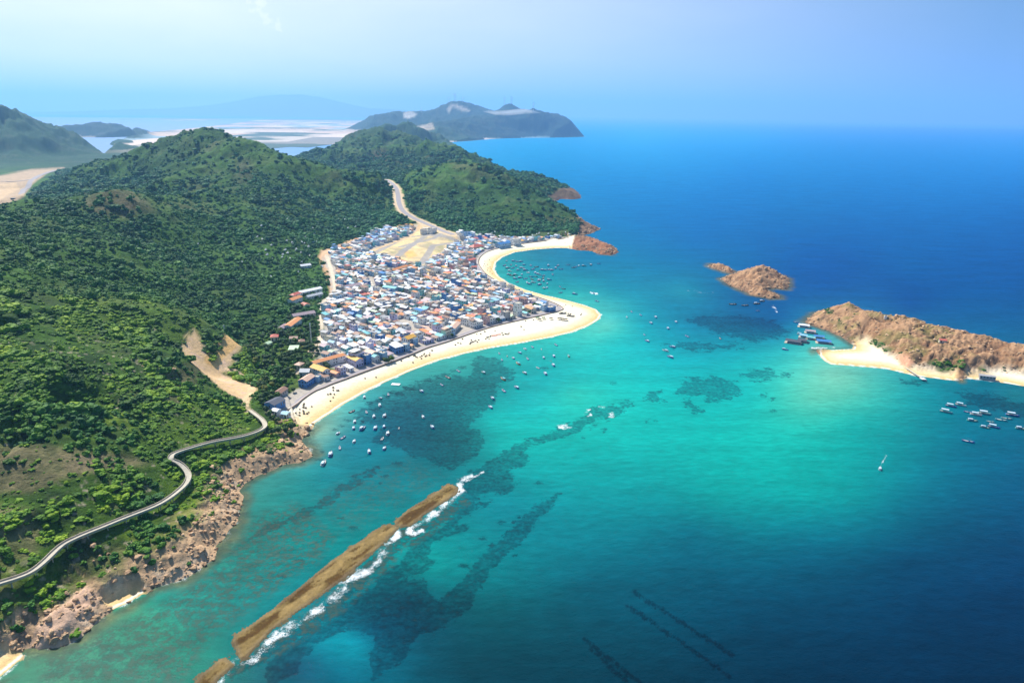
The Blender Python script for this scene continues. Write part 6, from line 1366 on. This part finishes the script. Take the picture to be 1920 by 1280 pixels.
while len(spots) < 170 and tries < 6000:
    tries += 1; x_, y_ = rt.uniform(lo[0], hi[0]), rt.uniform(lo[1], hi[1]); A_ = (np.array([x_]), np.array([y_]))
    if sdf_poly(*A_, treepoly, 20)[0] < 1 or any((x_ - a) ** 2 + (y_ - b) ** 2 < (c * .95) ** 2 for a, b, c in hs) or any((x_ - a) ** 2 + (y_ - b) ** 2 < 22 for a, b, *_ in spots): continue
    if dist_line(*A_, WALLW, 40)[0][0] < 14 or sdf_poly(*A_, quarw, 20)[0] > -2 or dist_line(*A_, wk[:, :2], 20)[0][0] < 5: continue
    spots.append((x_, y_, 0))
for x_, y_ in TREE_SPOTS[:90]:
    spots.append((x_, y_, 1))
for px, py in [(1003, 577), (1008, 575), (1013, 577), (1000, 583), (992, 589), (641, 676), (637, 678), (611, 690), (614, 694), (890, 478), (893, 481), (722, 682), (728, 681), (734, 678), (848, 633), (935, 605), (1030, 583)]:
    p = hit(px, py, 0, 350); spots.append((p[0], p[1], 2))
items = []; first = [True] * 6
for x_, y_, zone in spots:
    k = rt.choice([0, 1, 2, 3, 5, 0, 1, 5, 4 if zone == 0 and rt.random() < .5 else 2]); loc = (x_, y_, float(zat(x_, y_)) - .1); sc = rt.uniform(.7, 1.15) * (.8 if zone == 1 else 1)
    if first[k]: o = TP[k]; o.location = loc; o.scale = (sc,) * 3; first[k] = False
    else: o = copy_thing(TP[k], loc, rt.uniform(0, 6.28), sc)
    o['group'] = 'trees in and around the village'
    items.append((o, TN[TP[k]['tone_']], ('beside the quarry', 'between the village houses', 'standing near the beach road')[zone], at_z(573, 830)[:2], 'the rocky headland'))
label_all(items)
for k in range(6):
    if first[k]:
        for c_ in list(TP[k].children): bpy.data.objects.remove(c_, do_unlink=True)
        bpy.data.objects.remove(TP[k])
for o in bpy.data.objects:
    if 'tone_' in o: del o['tone_']
# ================================================================ graves on the wooded slope beside the village
M_GRV = simple('grave_plaster', (.80, .80, .78), .8)
def make_grave():
    e = empty('grave', (0, 0, 0)); b = MB(); b.box(-1.7, -2.6, -.6, 1.7, 2.6, .35); b.build('base', M_GRV, e); b = MB(); b.box(-1.5, 2.0, .36, 1.5, 2.4, 1.9); b.box(-.5, 2.0, 1.91, .5, 2.4, 2.3); b.build('headstone', M_GRV, e)
    b = MB(); b.box(-.6, -1.4, .36, .6, 1.4, .95); b.build('tomb', M_GRV, e); e['category'] = 'grave'; return e
gp = None; items = []; rg = random.Random(3)
for cx0, cy0, sx_, sy_, n_g, where in ((560, 462, 105, 50, 60, 'in the wood above the village'), (665, 418, 75, 26, 26, 'on the slope below the pass road'), (1040, 437, 40, 6, 10, 'under the headland'), (960, 435, 40, 6, 8, 'under the headland')):
    for k in range(n_g):
        p = hit(cx0 + rg.gauss(0, .5) * sx_, cy0 + rg.gauss(0, .5) * sy_, 0, 350)
        if p is None or p[1] < 600 or p[2] < 3 or sdf_poly(np.array([p[0]]), np.array([p[1]]), TOWN_IN, 30)[0] > -6: continue
        if gp is None: gp = make_grave(); o = gp; o.location = (p[0], p[1], float(zat(p[0], p[1])) + 1.2)
        else: o = copy_thing(gp, (p[0], p[1], float(zat(p[0], p[1])) + 1.2), rg.uniform(-.6, .6), rg.uniform(.6, 1.05))
        o['group'] = 'white graves on the wooded slope'; items.append((o, 'white plastered grave', where, at_z(605, 478, 5)[:2], 'the orange earth cutting'))
label_all(items)
# ================================================================ cloud cap on the far peak
M_CL = NT('cloud_vapour'); v_ = M_CL.n('ShaderNodeVolumePrincipled', {'Color': (1, 1, 1, 1), 'Density': .0022, 'Anisotropy': .3}); M_CL.n('ShaderNodeOutputMaterial', {'Volume': v_.outputs[0]})
rc_ = np.random.default_rng(4); c0 = w_at(958, 8900, 300)
q = w_at(962, 8850, 285); V, Fi = ICO3; V = V * (1 + .35 * n3d(V, 2.2, 66) + .2 * n3d(V, 5.1, 67))[:, None] * np.array([330, 200, 34]); V[:, 2] += 14 * np.sin(V[:, 0] / 90)
o = mesh_np('cloud', V + q, Fi, M_CL.mat, smooth=True); tag(o, 'small white cloud lying across the far peak', kind='stuff')
# ================================================================ haze
hz = NT('haze_air')
vol = hz.n('ShaderNodeVolumePrincipled', {'Color': (.27, .56, .97, 1), 'Density': HAZE, 'Anisotropy': .25})
hz.n('ShaderNodeOutputMaterial', {'Volume': vol.outputs[0]})
hb = MB(); hb.box(-62000, -3000, -9, 62000, 62000, 1500, bottom=True)
ho = hb.build('haze', hz.mat); ho['kind'] = 'stuff'; ho['label'] = 'pale blue haze over the sea and the far hills'
